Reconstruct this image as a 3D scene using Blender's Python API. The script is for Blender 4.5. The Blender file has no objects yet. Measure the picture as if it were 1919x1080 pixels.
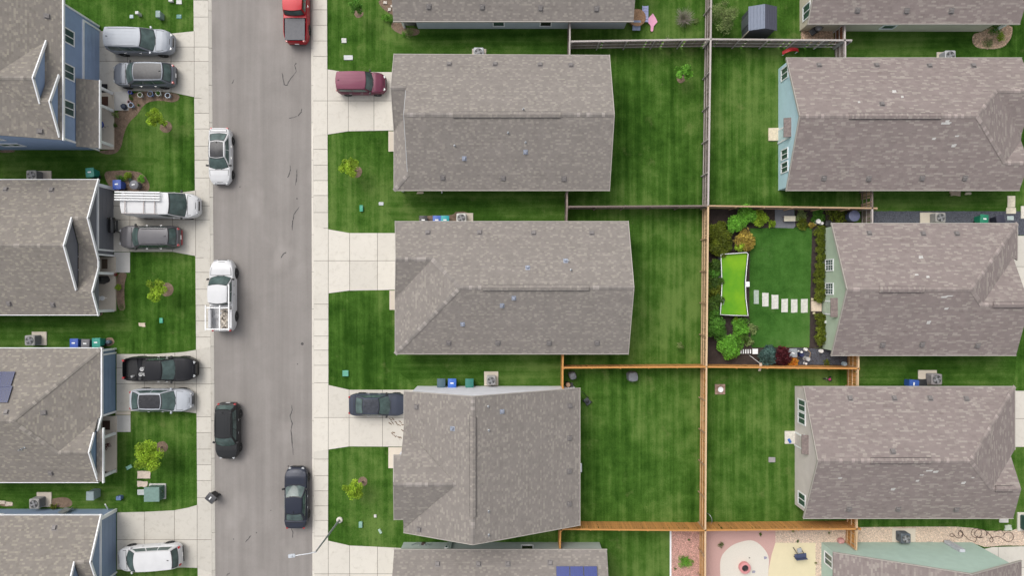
import bpy, bmesh, math, random
import numpy as np
from mathutils import Vector, Matrix
random.seed(7); RNG = np.random.default_rng(7)
PI = math.pi; R = math.radians
scene = bpy.context.scene
COL = scene.collection
# ---------------------------------------------------------------- camera, sky, sun, exposure
S, CAMH = 23.0, 56.0           # photo pixels per metre on the ground, camera height in metres
cam = bpy.data.cameras.new('camera'); camo = bpy.data.objects.new('camera', cam); COL.objects.link(camo)
camo.location = (0, 0, CAMH); cam.sensor_width = 36.0; cam.lens = 36.0 * S * CAMH / 1919.0
cam.clip_end = 2000; scene.camera = camo
world = bpy.data.worlds.new('World'); scene.world = world; world.use_nodes = True
SUN_EL, SUN_AZ = R(56), R(-38)                      # soft sun from the upper left of the picture
nt = world.node_tree; bg = nt.nodes['Background']
sky = nt.nodes.new('ShaderNodeTexSky'); sky.sky_type = 'NISHITA'; sky.sun_disc = False
sky.sun_elevation = SUN_EL; sky.sun_rotation = SUN_AZ; sky.air_density = 1.0; sky.dust_density = 4.0
hs = nt.nodes.new('ShaderNodeHueSaturation'); hs.inputs['Saturation'].default_value = 0.22
nt.links.new(sky.outputs[0], hs.inputs['Color']); nt.links.new(hs.outputs[0], bg.inputs[0]); bg.inputs[1].default_value = 0.15
sun = bpy.data.lights.new('sun', 'SUN'); sun.energy = 1.0; sun.angle = R(35); sun.color = (1, .955, .89)
suno = bpy.data.objects.new('sun', sun); COL.objects.link(suno)
sd = Vector((math.sin(SUN_AZ)*math.cos(SUN_EL), math.cos(SUN_AZ)*math.cos(SUN_EL), math.sin(SUN_EL)))
suno.rotation_euler = sd.to_track_quat('Z', 'Y').to_euler(); suno.location = (0, 0, 40)
vs = scene.view_settings; vs.view_transform = 'Standard'; vs.look = 'None'; vs.exposure = 0.32; vs.gamma = 1.0
vs.use_curve_mapping = False
scene.render.engine = 'CYCLES'
# ---------------------------------------------------------------- helpers
def K(h): return CAMH / (CAMH - h)
def P(px, py, h=0.0):                       # photo pixel seen at height h -> world point
    k = K(h) * S; return ((px - 959.5) / k, (540 - py) / k, h)
def P2(px, py, h=0.0): return P(px, py, h)[:2]
def GG(v): return (v[0] / S, v[1] / S, v[2])  # ground-pixel units -> metres
def link(o): COL.objects.link(o); return o
def tag(o, label=None, cat=None, group=None, kind=None):
    if label: o['label'] = label
    if cat: o['category'] = cat
    if group: o['group'] = group
    if kind: o['kind'] = kind
    return o
def thing(name, label, cat, loc=(0, 0, 0), rz=0.0, group=None):
    o = bpy.data.objects.new(name, None); link(o); o.empty_display_size = .2
    o.location = loc if len(loc) == 3 else (loc[0], loc[1], 0); o.rotation_euler = (0, 0, rz)
    return tag(o, label, cat, group)
class MB:
    def __init__(s): s.v = []; s.f = []; s.uv = {}; s.t = []
    def add(s, vs, fs, tint=None):
        n = len(s.v); s.v += [tuple(v) for v in vs]; s.f += [tuple(i + n for i in f) for f in fs]
        if tint is not None: s.t += [tint] * len(vs)
        return s
    def box(s, c, d, rz=0.0, ch=0.0, taper=1.0, tint=None):
        x, y, z = d[0] / 2, d[1] / 2, d[2] / 2; ca, sa = math.cos(rz), math.sin(rz); vs = []
        if ch <= 0:
            for sz in (-1, 1):
                t = taper if sz > 0 else 1
                for sx, sy in ((-1, -1), (1, -1), (1, 1), (-1, 1)): vs.append((sx*x*t, sy*y*t, sz*z))
            fs = [(3, 2, 1, 0), (4, 5, 6, 7), (0, 1, 5, 4), (1, 2, 6, 5), (2, 3, 7, 6), (3, 0, 4, 7)]
        else:
            def ring(a, b, zz): return [(-a+ch, -b, zz), (a-ch, -b, zz), (a, -b+ch, zz), (a, b-ch, zz), (a-ch, b, zz), (-a+ch, b, zz), (-a, b-ch, zz), (-a, -b+ch, zz)]
            t = taper; rs = [ring(x, y, -z), ring(x*t, y*t, z-ch), ring(x*t-ch*.8, y*t-ch*.8, z)]
            fs = []; vs = rs[0] + rs[1] + rs[2]
            for k in range(2):
                for i in range(8): j = (i+1) % 8; fs.append((k*8+i, k*8+j, k*8+8+j, k*8+8+i))
            fs += [tuple(range(7, -1, -1)), tuple(range(16, 24))]
        return s.add([(c[0]+vx*ca-vy*sa, c[1]+vx*sa+vy*ca, c[2]+vz) for vx, vy, vz in vs], fs, tint)
    def prism(s, poly, z0, z1, tint=None):
        n = len(poly)
        a = sum(poly[i][0]*poly[(i+1) % n][1]-poly[(i+1) % n][0]*poly[i][1] for i in range(n))
        if a < 0: poly = poly[::-1]
        vs = [(p[0], p[1], z0) for p in poly] + [(p[0], p[1], z1) for p in poly]
        return s.add(vs, [tuple(range(n-1, -1, -1)), tuple(range(n, 2*n))] + [(i, (i+1) % n, n+(i+1) % n, n+i) for i in range(n)], tint)
    def sheet(s, poly, z):
        n = len(poly); a = sum(poly[i][0]*poly[(i+1) % n][1]-poly[(i+1) % n][0]*poly[i][1] for i in range(n))
        if a < 0: poly = poly[::-1]
        return s.add([(p[0], p[1], z) for p in poly], [tuple(range(n))])
    def slab(s, pts, t):                      # 3D polygon with thickness downwards
        n = len(pts); a = sum(pts[i][0]*pts[(i+1) % n][1]-pts[(i+1) % n][0]*pts[i][1] for i in range(n))
        if a < 0: pts = pts[::-1]
        vs = list(pts) + [(p[0], p[1], p[2]-t) for p in pts]
        return s.add(vs, [tuple(range(n)), tuple(range(2*n-1, n-1, -1))] + [(i, n+i, n+(i+1) % n, (i+1) % n) for i in range(n)])
    def bar(s, a, b, w, h, up=(0, 0, 1), tint=None):
        a, b, up = Vector(a), Vector(b), Vector(up); d = (b-a)
        if d.length < 1e-6: return s
        d.normalize(); u = d.cross(up)
        if u.length < 1e-4: u = d.cross(Vector((1, 0, 0)))
        u.normalize(); v = u.cross(d); vs = []
        for p in (a, b):
            for i, j in ((-1, -1), (1, -1), (1, 1), (-1, 1)): vs.append(p + u*(i*w/2) + v*(j*h/2))
        return s.add(vs, [(3, 2, 1, 0), (4, 5, 6, 7), (0, 1, 5, 4), (1, 2, 6, 5), (2, 3, 7, 6), (3, 0, 4, 7)], tint)
    def tube(s, path, r, n=8, tint=None):
        m = len(path); path = [Vector(p) for p in path]; vs = []; fs = []
        for i, p in enumerate(path):
            d = (path[min(i+1, m-1)] - path[max(i-1, 0)]).normalized()
            u = d.cross(Vector((0, 0, 1)));
            if u.length < .05: u = d.cross(Vector((0, 1, 0)))
            u.normalize(); w = u.cross(d); rr = r[i] if isinstance(r, (list, tuple)) else r
            for k in range(n): a = 2*PI*k/n; vs.append(p + u*(rr*math.cos(a)) + w*(rr*math.sin(a)))
        for i in range(m-1):
            for k in range(n): fs.append((i*n+k, i*n+(k+1) % n, (i+1)*n+(k+1) % n, (i+1)*n+k))
        fs += [tuple(range(n-1, -1, -1)), tuple(range((m-1)*n, m*n))]
        return s.add(vs, fs, tint)
    def lathe(s, prof, n=16, c=(0, 0, 0), axis='z', tint=None):
        vs = []; fs = []; m = len(prof)
        for r, z in prof:
            for k in range(n):
                a = 2*PI*k/n; x, y = r*math.cos(a), r*math.sin(a)
                vs.append((c[0]+x, c[1]+y, c[2]+z) if axis == 'z' else (c[0]+x, c[1]+z, c[2]+y))
        for i in range(m-1):
            for k in range(n): fs.append((i*n+k, i*n+(k+1) % n, (i+1)*n+(k+1) % n, (i+1)*n+k))
        fs += [tuple(range(n-1, -1, -1)), tuple(range((m-1)*n, m*n))]
        return s.add(vs, fs, tint)
    def grid(s, pts):                          # pts[i][j] 3D points
        a, b = len(pts), len(pts[0]); vs = [p for row in pts for p in row]
        return s.add(vs, [(i*b+j, (i+1)*b+j, (i+1)*b+j+1, i*b+j+1) for i in range(a-1) for j in range(b-1)])
    def build(s, name, mat, parent=None, world=False, smooth=None, bevel=0, kind=None):
        vs = s.v
        if world and parent is not None:
            o = Vector((0, 0, 0)); q = parent
            while q is not None: o = o + q.location; q = q.parent
            vs = [(v[0]-o.x, v[1]-o.y, v[2]-o.z) for v in vs]
        me = bpy.data.meshes.new(name); me.from_pydata([tuple(v) for v in vs], [], s.f)
        if bevel or smooth:
            bm = bmesh.new(); bm.from_mesh(me)
            bmesh.ops.remove_doubles(bm, verts=bm.verts, dist=.0004)
            bmesh.ops.recalc_face_normals(bm, faces=bm.faces)
            if bevel:
                es = [e for e in bm.edges if len(e.link_faces) == 2 and e.calc_face_angle(0) > R(24)]
                bmesh.ops.bevel(bm, geom=es, offset=bevel, segments=2, profile=.6, affect='EDGES', clamp_overlap=True)
            bm.to_mesh(me); bm.free()
        if s.t and len(s.t) == len(me.vertices):
            a = me.attributes.new('tint', 'FLOAT', 'POINT'); a.data.foreach_set('value', s.t)
        if smooth:
            me.polygons.foreach_set('use_smooth', [True]*len(me.polygons)); me.set_sharp_from_angle(angle=R(smooth))
        me.materials.append(mat); me.update()
        o = bpy.data.objects.new(name, me); link(o); o.parent = parent
        if kind: o['kind'] = kind
        return o
def part(name, mat, parent, *boxes, **kw):
    m = MB()
    for b in boxes: m.box(*b) if not isinstance(b, dict) else m.box(**b)
    return m.build(name, mat, parent, **kw)
# ---------------------------------------------------------------- materials
MATS = {}
def nodes(name):
    m = bpy.data.materials.new(name); m.use_nodes = True; n = m.node_tree.nodes; l = m.node_tree.links
    return m, n, l, n['Principled BSDF']
def ramp(n, stops):
    r = n.new('ShaderNodeValToRGB'); e = r.color_ramp.elements
    e[0].position, e[0].color = stops[0][0], (*stops[0][1], 1); e[1].position, e[1].color = stops[-1][0], (*stops[-1][1], 1)
    for p, c in stops[1:-1]: x = e.new(p); x.color = (*c, 1)
    return r
def mth(n, l, op, a, b=None, c=None):
    x = n.new('ShaderNodeMath'); x.operation = op
    for i, q in enumerate((a, b, c)):
        if q is None: continue
        if isinstance(q, (int, float)): x.inputs[i].default_value = q
        else: l.new(q, x.inputs[i])
    return x.outputs[0]
def noise(n, l, co, scale, detail=3, rough=.55, dist=0):
    x = n.new('ShaderNodeTexNoise'); x.inputs['Scale'].default_value = scale; x.inputs['Detail'].default_value = detail
    x.inputs['Roughness'].default_value = rough; x.inputs['Distortion'].default_value = dist; l.new(co, x.inputs['Vector']); return x.outputs[0]
def coord(n, l, kind='Object', scale=None):
    t = n.new('ShaderNodeTexCoord').outputs[kind]
    if scale is None: return t
    mp = n.new('ShaderNodeMapping'); mp.inputs['Scale'].default_value = scale; l.new(t, mp.inputs['Vector']); return mp.outputs[0]
def bumpn(n, l, b, h, strength, dist=.02):
    x = n.new('ShaderNodeBump'); x.inputs['Strength'].default_value = strength; x.inputs['Distance'].default_value = dist
    l.new(h, x.inputs['Height']); l.new(x.outputs[0], b.inputs['Normal'])
def M(name, col, rough=.7, metal=0.0, var=.12, scale=5.0, bump=0.0, bscale=40.0, rand=0.0, tint=False, coat=0.0, spec=None, stretch=None, col2=None, emit=None):
    if name in MATS: return MATS[name]
    m, n, l, b = nodes(name); co = coord(n, l, 'Object', stretch)
    c1 = tuple(max(0, c*(1-var)) for c in col); c2 = tuple(min(1, c*(1+var)) for c in (col2 or col))
    if col2: c1 = col; c2 = col2
    f = noise(n, l, co, scale, 4); r = ramp(n, [(.3, c1), (.7, c2)]); l.new(f, r.inputs[0]); out = r.outputs[0]
    val = None
    if rand:
        oi = n.new('ShaderNodeObjectInfo').outputs['Random']; val = mth(n, l, 'MULTIPLY_ADD', oi, 2*rand, 1-rand)
    if tint:
        at = n.new('ShaderNodeAttribute'); at.attribute_name = 'tint'
        val = at.outputs['Fac'] if val is None else mth(n, l, 'MULTIPLY', val, at.outputs['Fac'])
    if val is not None:
        h = n.new('ShaderNodeHueSaturation'); l.new(val, h.inputs['Value']); l.new(out, h.inputs['Color']); out = h.outputs[0]
    l.new(out, b.inputs['Base Color']); b.inputs['Roughness'].default_value = rough; b.inputs['Metallic'].default_value = metal
    if coat: b.inputs['Coat Weight'].default_value = coat; b.inputs['Coat Roughness'].default_value = .06
    if spec is not None: b.inputs['Specular IOR Level'].default_value = spec
    if bump: bumpn(n, l, b, noise(n, l, co, bscale, 3), bump)
    MATS[name] = m; return m
def shingle(name, dark, mid, light, tab):
    m, n, l, b = nodes(name); uv = n.new('ShaderNodeUVMap').outputs[0]
    sp = n.new('ShaderNodeSeparateXYZ'); l.new(uv, sp.inputs[0]); u, v = sp.outputs[0], sp.outputs[1]
    vr = mth(n, l, 'DIVIDE', v, .135); row = mth(n, l, 'FLOOR', vr); fr = mth(n, l, 'FRACT', vr)
    wn = n.new('ShaderNodeTexWhiteNoise'); wn.noise_dimensions = '1D'; l.new(row, wn.inputs['W'])
    uu = mth(n, l, 'ADD', mth(n, l, 'DIVIDE', u, tab), mth(n, l, 'MULTIPLY', wn.outputs[0], 17.0)); ti = mth(n, l, 'FLOOR', uu)
    cb = n.new('ShaderNodeCombineXYZ'); l.new(ti, cb.inputs[0]); l.new(row, cb.inputs[1])
    w2 = n.new('ShaderNodeTexWhiteNoise'); w2.noise_dimensions = '2D'; l.new(cb.outputs[0], w2.inputs['Vector'])
    cl = n.new('ShaderNodeMapping'); cl.inputs['Scale'].default_value = (.7, 2.3, 1); l.new(cb.outputs[0], cl.inputs['Vector'])
    big = noise(n, l, cl.outputs[0], 1.0, 2, .6)
    val = mth(n, l, 'ADD', mth(n, l, 'MULTIPLY', w2.outputs[0], .42), mth(n, l, 'MULTIPLY', big, .85)); val = mth(n, l, 'ADD', val, mth(n, l, 'MULTIPLY', wn.outputs[0], .12))
    r = ramp(n, [(.28, dark), (.58, mid), (.74, mid), (.92, light)]); l.new(val, r.inputs[0])
    fine = noise(n, l, coord(n, l, 'Object'), 1.1, 6, .72, .5)
    h = n.new('ShaderNodeHueSaturation'); l.new(r.outputs[0], h.inputs['Color'])
    l.new(mth(n, l, 'MULTIPLY_ADD', fine, .40, .73), h.inputs['Value'])
    l.new(h.outputs[0], b.inputs['Base Color']); b.inputs['Roughness'].default_value = .92; b.inputs['Specular IOR Level'].default_value = .2
    hh = mth(n, l, 'ADD', mth(n, l, 'MULTIPLY', fr, -1.0), mth(n, l, 'MULTIPLY', w2.outputs[0], .5))
    bumpn(n, l, b, mth(n, l, 'ADD', hh, mth(n, l, 'MULTIPLY', noise(n, l, coord(n, l, 'Object'), 90, 2), .5)), .55, .012)
    MATS[name] = m; return m
def grassmat(name, axis, dark, mid, light, stripe=.3):
    m, n, l, b = nodes(name); co = coord(n, l)
    big = noise(n, l, co, .11, 3, .5, .3); med = noise(n, l, co, .8, 5, .65); fin = noise(n, l, co, 14, 4, .75)
    sc = (1, .035, 1) if axis == 'X' else (.035, 1, 1)
    lane = noise(n, l, coord(n, l, 'Object', sc), 2.1, 2, .55)
    lane2 = noise(n, l, coord(n, l, 'Object', sc), 6.5, 2, .6)
    a = mth(n, l, 'ADD', mth(n, l, 'MULTIPLY', lane, stripe*1.15), mth(n, l, 'MULTIPLY', lane2, stripe*.35))
    a = mth(n, l, 'ADD', a, mth(n, l, 'MULTIPLY', med, .34)); a = mth(n, l, 'ADD', a, mth(n, l, 'MULTIPLY', fin, .26))
    a = mth(n, l, 'ADD', a, mth(n, l, 'MULTIPLY', big, .52-stripe*.4))
    at = n.new('ShaderNodeAttribute'); at.attribute_name = 'tint'
    av = stripe*.75+.30+.5*(.52-.4*stripe); r = ramp(n, [(av-.115, dark), (av-.01, mid), (av+.105, light)]); l.new(a, r.inputs[0])
    dry = noise(n, l, co, .5, 5, .7); dr = ramp(n, [(.60, (0, 0, 0)), (.78, (.55, .55, .55))]); l.new(dry, dr.inputs[0])
    mx = n.new('ShaderNodeMixRGB'); l.new(dr.outputs[0], mx.inputs[0]); l.new(r.outputs[0], mx.inputs[1]); mx.inputs[2].default_value = (light[0]*1.6, light[1]*1.08, light[2]*1.7, 1)
    h = n.new('ShaderNodeHueSaturation'); l.new(mx.outputs[0], h.inputs['Color']); l.new(mth(n, l, 'ADD', at.outputs['Fac'], 1.0), h.inputs['Value'])
    l.new(h.outputs[0], b.inputs['Base Color']); b.inputs['Roughness'].default_value = .95; b.inputs['Specular IOR Level'].default_value = 0
    bumpn(n, l, b, fin, .5, .05); MATS[name] = m; return m
def concretemat(name, col, stain=.25):
    m, n, l, b = nodes(name); co = coord(n, l)
    a = noise(n, l, co, .9, 5, .65); f = noise(n, l, co, 22, 3, .7); st = noise(n, l, co, 2.3, 6, .75, .6)
    oi = n.new('ShaderNodeObjectInfo').outputs['Random']
    v = mth(n, l, 'ADD', mth(n, l, 'MULTIPLY', a, .2), mth(n, l, 'MULTIPLY', f, .12)); v = mth(n, l, 'ADD', v, mth(n, l, 'MULTIPLY', oi, .19))
    sr = ramp(n, [(.52, (1, 1, 1)), (.74, (1-stain*.9, 1-stain*.97, 1-stain*1.08))]); l.new(st, sr.inputs[0])
    r = ramp(n, [(.05, tuple(c*.86 for c in col)), (.4, tuple(min(1, c*1.1) for c in col))]); l.new(v, r.inputs[0])
    mx = n.new('ShaderNodeMixRGB'); mx.blend_type = 'MULTIPLY'; mx.inputs[0].default_value = 1; l.new(r.outputs[0], mx.inputs[1]); l.new(sr.outputs[0], mx.inputs[2])
    l.new(mx.outputs[0], b.inputs['Base Color']); b.inputs['Roughness'].default_value = .88; bumpn(n, l, b, f, .25, .01); MATS[name] = m; return m
def asphaltmat():
    m, n, l, b = nodes('asphalt'); co = coord(n, l)
    lane = noise(n, l, coord(n, l, 'Object', (1, .035, 1)), 1.3, 4, .6); med = noise(n, l, co, .35, 5, .6, .4); fin = noise(n, l, co, 30, 4, .8); sp = noise(n, l, co, 6, 3, .6)
    v = mth(n, l, 'ADD', mth(n, l, 'MULTIPLY', lane, .45), mth(n, l, 'MULTIPLY', med, .35)); v = mth(n, l, 'ADD', v, mth(n, l, 'MULTIPLY', fin, .3)); v = mth(n, l, 'ADD', v, mth(n, l, 'MULTIPLY', sp, .1))
    r = ramp(n, [(.42, (.19, .173, .161)), (.60, (.238, .218, .204)), (.80, (.30, .277, .26))]); l.new(v, r.inputs[0])
    wn = noise(n, l, coord(n, l, 'Object', (1, .6, 1)), .33, 3, .5); wr = ramp(n, [(.56, (0, 0, 0)), (.78, (.6, .6, .6))]); l.new(wn, wr.inputs[0])
    mx = n.new('ShaderNodeMixRGB'); l.new(wr.outputs[0], mx.inputs[0]); l.new(r.outputs[0], mx.inputs[1]); mx.inputs[2].default_value = (.36, .33, .31, 1)
    l.new(mx.outputs[0], b.inputs['Base Color']); b.inputs['Roughness'].default_value = .93; bumpn(n, l, b, fin, .4, .01); MATS['asphalt'] = m; return m
def sidingmat(name, col, pitch=.18):
    if name in MATS: return MATS[name]
    m, n, l, b = nodes(name); co = coord(n, l); sp = n.new('ShaderNodeSeparateXYZ'); l.new(co, sp.inputs[0])
    fr = mth(n, l, 'FRACT', mth(n, l, 'DIVIDE', sp.outputs[2], pitch))
    f = noise(n, l, co, 1.5, 4); r = ramp(n, [(.3, tuple(c*.94 for c in col)), (.7, tuple(min(1, c*1.05) for c in col))]); l.new(f, r.inputs[0])
    l.new(r.outputs[0], b.inputs['Base Color']); b.inputs['Roughness'].default_value = .7
    bumpn(n, l, b, mth(n, l, 'MULTIPLY', fr, -1.0), .8, .02); MATS[name] = m; return m
ASPH = asphaltmat()
CONC = concretemat('concrete', (.535, .505, .45)); CONCR = concretemat('concrete pale', (.585, .55, .49), .2)
SH_C = shingle('shingles warm grey', (.205, .183, .167), (.240, .216, .198), (.31, .282, .25), .20)
SH_L = shingle('shingles grey tan', (.19, .170, .150), (.230, .207, .185), (.31, .282, .238), .22)
SH_R = shingle('shingles mauve brown', (.21, .171, .162), (.250, .209, .198), (.335, .296, .268), .34)
GD, GM, GL = (.022, .062, .008), (.052, .120, .018), (.118, .190, .046)
GRX = grassmat('grass mown up and down', 'X', GD, GM, GL, .25); GRY = grassmat('grass mown along houses', 'Y', GD, tuple(c*.92 for c in GM), tuple(c*.9 for c in GL), .22)
GRG = grassmat('garden grass', 'X', (.026, .080, .013), (.050, .132, .024), (.084, .178, .042), .06)
WHITE = M('white paint', (.80, .80, .80), .5, var=.04); TRIM = M('white trim', (.78, .79, .80), .45, var=.04, scale=2)
GLASS = M('window glass', (.05, .09, .08), .06, var=.3, scale=1.5, spec=.6)
DGLASS = M('car glass', (.072, .105, .10), .06, var=.4, scale=1.6, spec=.4)
BLACK = M('black plastic', (.018, .018, .019), .5); RUB = M('tyre rubber', (.022, .022, .022), .9, bump=.2); CHROME = M('bright metal', (.62, .62, .62), .25, 1.0, var=.05)
GALV = M('galvanised metal', (.42, .44, .46), .45, .7, bump=.05); SOIL = M('joint soil', (.13, .11, .09), .95, bump=.3)
# ---------------------------------------------------------------- ground, street, pavements
EXC = []                                      # polygons where no grass grows
def pxp(*pts): return [P2(*p) for p in pts]
def clip(poly, axis, val, keep_gt):
    out = []; n = len(poly)
    for i in range(n):
        a, b = poly[i], poly[(i+1) % n]; da, db = a[axis]-val, b[axis]-val
        if not keep_gt: da, db = -da, -db
        if da >= 0: out.append(a)
        if (da >= 0) != (db >= 0):
            t = da/(da-db); out.append((a[0]+(b[0]-a[0])*t, a[1]+(b[1]-a[1])*t))
    return out
def area(p): return abs(sum(p[i][0]*p[(i+1) % len(p)][1]-p[(i+1) % len(p)][0]*p[i][1] for i in range(len(p))))/2
def structure(name, mb, mat, parent=None): o = mb.build(name, mat, parent); o['kind'] = 'structure'; return o
g = MB(); g.sheet([(-300, -300), (300, -300), (300, 300), (-300, 300)], -.16); structure('ground', g, GRX)
def lx(y): return np.interp(y, [-400, 0, 270, 540, 810, 950, 1500], [360.5, 363, 365, 367, 369, 370, 374])     # lawn edge, west side
def rx(y): return np.interp(y, [-400, 0, 270, 540, 810, 1080, 1500], [611, 613, 614, 615.5, 615.5, 614.5, 613])  # lawn edge, east side
def cl(y): return np.interp(y, [-400, 0, 540, 1080, 1500], [394, 396, 400, 403, 405])
def cr(y): return np.interp(y, [-400, 0, 540, 1080, 1500], [581, 582.5, 584, 585, 586])
YS = list(range(-330, 1411, 30))
g = MB(); g.sheet(pxp(*[(cl(y)-2, y) for y in YS], *[(cr(y)+2, y) for y in YS[::-1]]), -.075); STREET = structure('street', g, ASPH)
g = MB(); g.prism(pxp((-900, -330), *[(lx(y), y) for y in YS], (-900, 1410)), -.15, 0); LAWNW = structure('lawn', g, GRX)
g = MB(); g.prism(pxp((2800, -330), *[(rx(y), y) for y in YS], (2800, 1410)), -.15, 0); LAWNE = structure('lawn', g, GRX)
for quad in ([(0, 282), (236, 282), (300, 300), (240, 338), (0, 338)], [(0, 590), (235, 590), (250, 620), (230, 652), (0, 652)], [(0, 904), (222, 904), (240, 930), (222, 954), (0, 954)],
             [(780, 52), (1066, 53), (1066, 103), (745, 103), (735, 80)], [(740, 356), (1059, 357), (1059, 417), (740, 417), (720, 390)], [(745, 664), (1052, 664), (1052, 724), (782, 724), (735, 690)],
             [(1584, 58), (1838, 60), (1828, 104), (1584, 104)], [(1632, 358), (1890, 358), (1890, 396), (1632, 396)], [(1607, 666), (1905, 666), (1900, 726), (1607, 726)], [(1328, 662), (1328, 662), (1329, 662)]):
    if len(set(quad)) > 3:
        g = MB(); g.sheet(pxp(*quad), .004); structure('lawn', g, GRY)
def slabs(base, poly, xs, ys, mat, gap=.034, z=.035, zb=.004, nm='slab'):
    """concrete cast in slabs: one piece per cell of the joint grid"""
    EXC.append(poly); b = MB(); b.sheet(poly, zb); root = structure(base, b, SOIL)
    xs = [-1e3]+sorted(xs)+[1e3]; ys = [-1e3]+sorted(ys)+[1e3]
    for i in range(len(xs)-1):
        for j in range(len(ys)-1):
            q = clip(clip(clip(clip(poly, 0, xs[i]+gap/2, True), 0, xs[i+1]-gap/2, False), 1, ys[j]+gap/2, True), 1, ys[j+1]-gap/2, False)
            if len(q) >= 3 and area(q) > .02:
                dz = random.uniform(0, .006); m = MB(); m.prism(q, zb, z+dz); m.build(nm, mat, root)
    return root
def gx(*v): return [(p-959.5)/S for p in v]
def gy(*v): return [(540-p)/S for p in v]
slabs('sidewalk', pxp(*[(lx(y), y) for y in YS], *[(cl(y)-5.5, y) for y in YS[::-1]]), [], gy(*[y+random.uniform(-2, 2) for y in range(-328, 1400, 30)]), CONC)
slabs('sidewalk', pxp(*[(rx(y), y) for y in YS], *[(cr(y)+4.3, y) for y in YS[::-1]]), [], gy(*[y+random.uniform(-2, 2) for y in range(-328, 1400, 29)]), CONCR)
for f, s_, mt in ((cl, -1, CONC), (cr, 1, CONCR)):                        # rolled kerbs, cast in lengths
    root = structure('kerb', MB().sheet(pxp((f(-330), -330), (f(-330)+s_*5, -330), (f(1410)+s_*5, 1410), (f(1410), 1410)), -.12), SOIL)
    for k in range(-330, 1400, 70):
        a, b_ = k, k+69.2; m = MB(); o1 = 5.2 if s_ < 0 else 4.1
        A = P2(f(a), a); B = P2(f(b_), b_); A2 = P2(f(a)+s_*o1, a); B2 = P2(f(b_)+s_*o1, b_); A1 = P2(f(a)+s_*o1*.45, a); B1 = P2(f(b_)+s_*o1*.45, b_)
        vs = [(*A, -.14), (*A, -.06), (*A1, -.01), (*A2, .036), (*A2, -.14), (*B, -.14), (*B, -.06), (*B1, -.01), (*B2, .036), (*B2, -.14)]
        m.add(vs, [(0, 1, 2, 3, 4), (9, 8, 7, 6, 5)]+[(i, i+5, i+6, i+1) for i in range(4)]+[(4, 9, 5, 0)]); m.build('kerb_stone', mt, root)
L_ = lambda y: float(cl(y)-5.3)
R_ = lambda y: float(cr(y)+4.2)
# driveways lie 6 mm above the sidewalk they cross, so both read as separate pours
DZ = dict(z=.046, zb=.0415)
def drive(pts, xs, ys, mat): return slabs('driveway', pxp(*pts), gx(*xs), gy(*ys), mat, **DZ)
drive([(186, 58), (320, 63), (364, 58.5), (L_(55), 55), (L_(186), 186), (365, 182), (322, 173), (242, 170), (186, 174)], [239.5, 321, 364.5], [115, 88], CONC)
drive([(213, 363), (330, 362.5), (367, 357), (L_(352), 352), (L_(486), 486), (367, 480), (324, 472), (213, 472)], [244, 324, 367], [412, 386], CONC)
drive([(219, 664), (290, 664), (345, 660), (368.5, 656), (L_(650), 650), (L_(779), 779), (369, 775), (340, 771), (219, 771)], [271, 328, 368.5], [720, 690], CONC)
drive([(220, 961), (270, 960), (327, 957), (353, 952), (370, 947), (L_(941), 941), (L_(1075), 1075), (370, 1065), (345, 1064), (248, 1068), (220, 1068)], [271, 327.5, 370], [1012], CONC)
drive([(760, 135), (645, 135), (614, 130), (R_(124), 124), (R_(255), 255), (615, 252), (653, 246), (760, 244)], [614, 653, 701], [189], CONCR)
drive([(760, 437), (655, 437), (616, 430), (R_(424), 424), (R_(555), 555), (616, 550), (653, 545), (760, 543)], [615.5, 655.5, 707.5], [489], CONCR)
drive([(790, 731), (655, 731), (616, 722), (R_(718), 718), (R_(847), 847), (616, 843), (655, 837), (790, 838)], [615.5, 654.5, 717], [783], CONCR)
drive([(765, 1028.5), (700, 1025), (655, 1023), (616, 1014), (R_(1011), 1011), (R_(1140), 1140), (655, 1130), (765, 1132)], [615.5, 655.5, 707.5], [1076], CONCR)
drive([(1890, 442), (2010, 442), (2010, 560), (1890, 560)], [1940], [500], CONCR)
drive([(1890, 733), (2010, 733), (2010, 838), (1890, 838)], [1940], [785], CONCR)
drive([(1822, 1034), (1860, 1026), (2010, 1022), (2010, 1120), (1822, 1120)], [1870, 1930], [1064], CONCR)
def walk(x0, y0, x1, y1, mat, tilt=0): return slabs('walkway', pxp((x0, y0), (x1, y0), (x1, y1), (x0, y1)), [], [], mat, zb=.0105, z=.038)
BEI = concretemat('concrete beige', (.60, .53, .44), .12); GRYC = concretemat('concrete grey', (.50, .49, .47), .12)
walk(212, 170.5, 241.5, 207, GRYC); walk(214, 473, 244, 511, GRYC); walk(217, 779, 245, 810, GRYC); walk(217, 771.8, 245, 778, BEI)
walk(728, 246, 742, 284, BEI); walk(730, 545, 744, 581, BEI); walk(728, 839, 760, 878, BEI)
# porch floors
def porch(x0, y0, x1, y1): 
    m = MB(); m.prism(pxp((x0, y0), (x1, y0), (x1, y1), (x0, y1)), 0, .12); EXC.append(pxp((x0, y0), (x1, y0), (x1, y1), (x0, y1))); return structure('porch_floor', m, BEI)
porch(178, 174, 214.5, 280); porch(180, 482, 218, 583); porch(182, 780, 219.5, 886)
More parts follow.
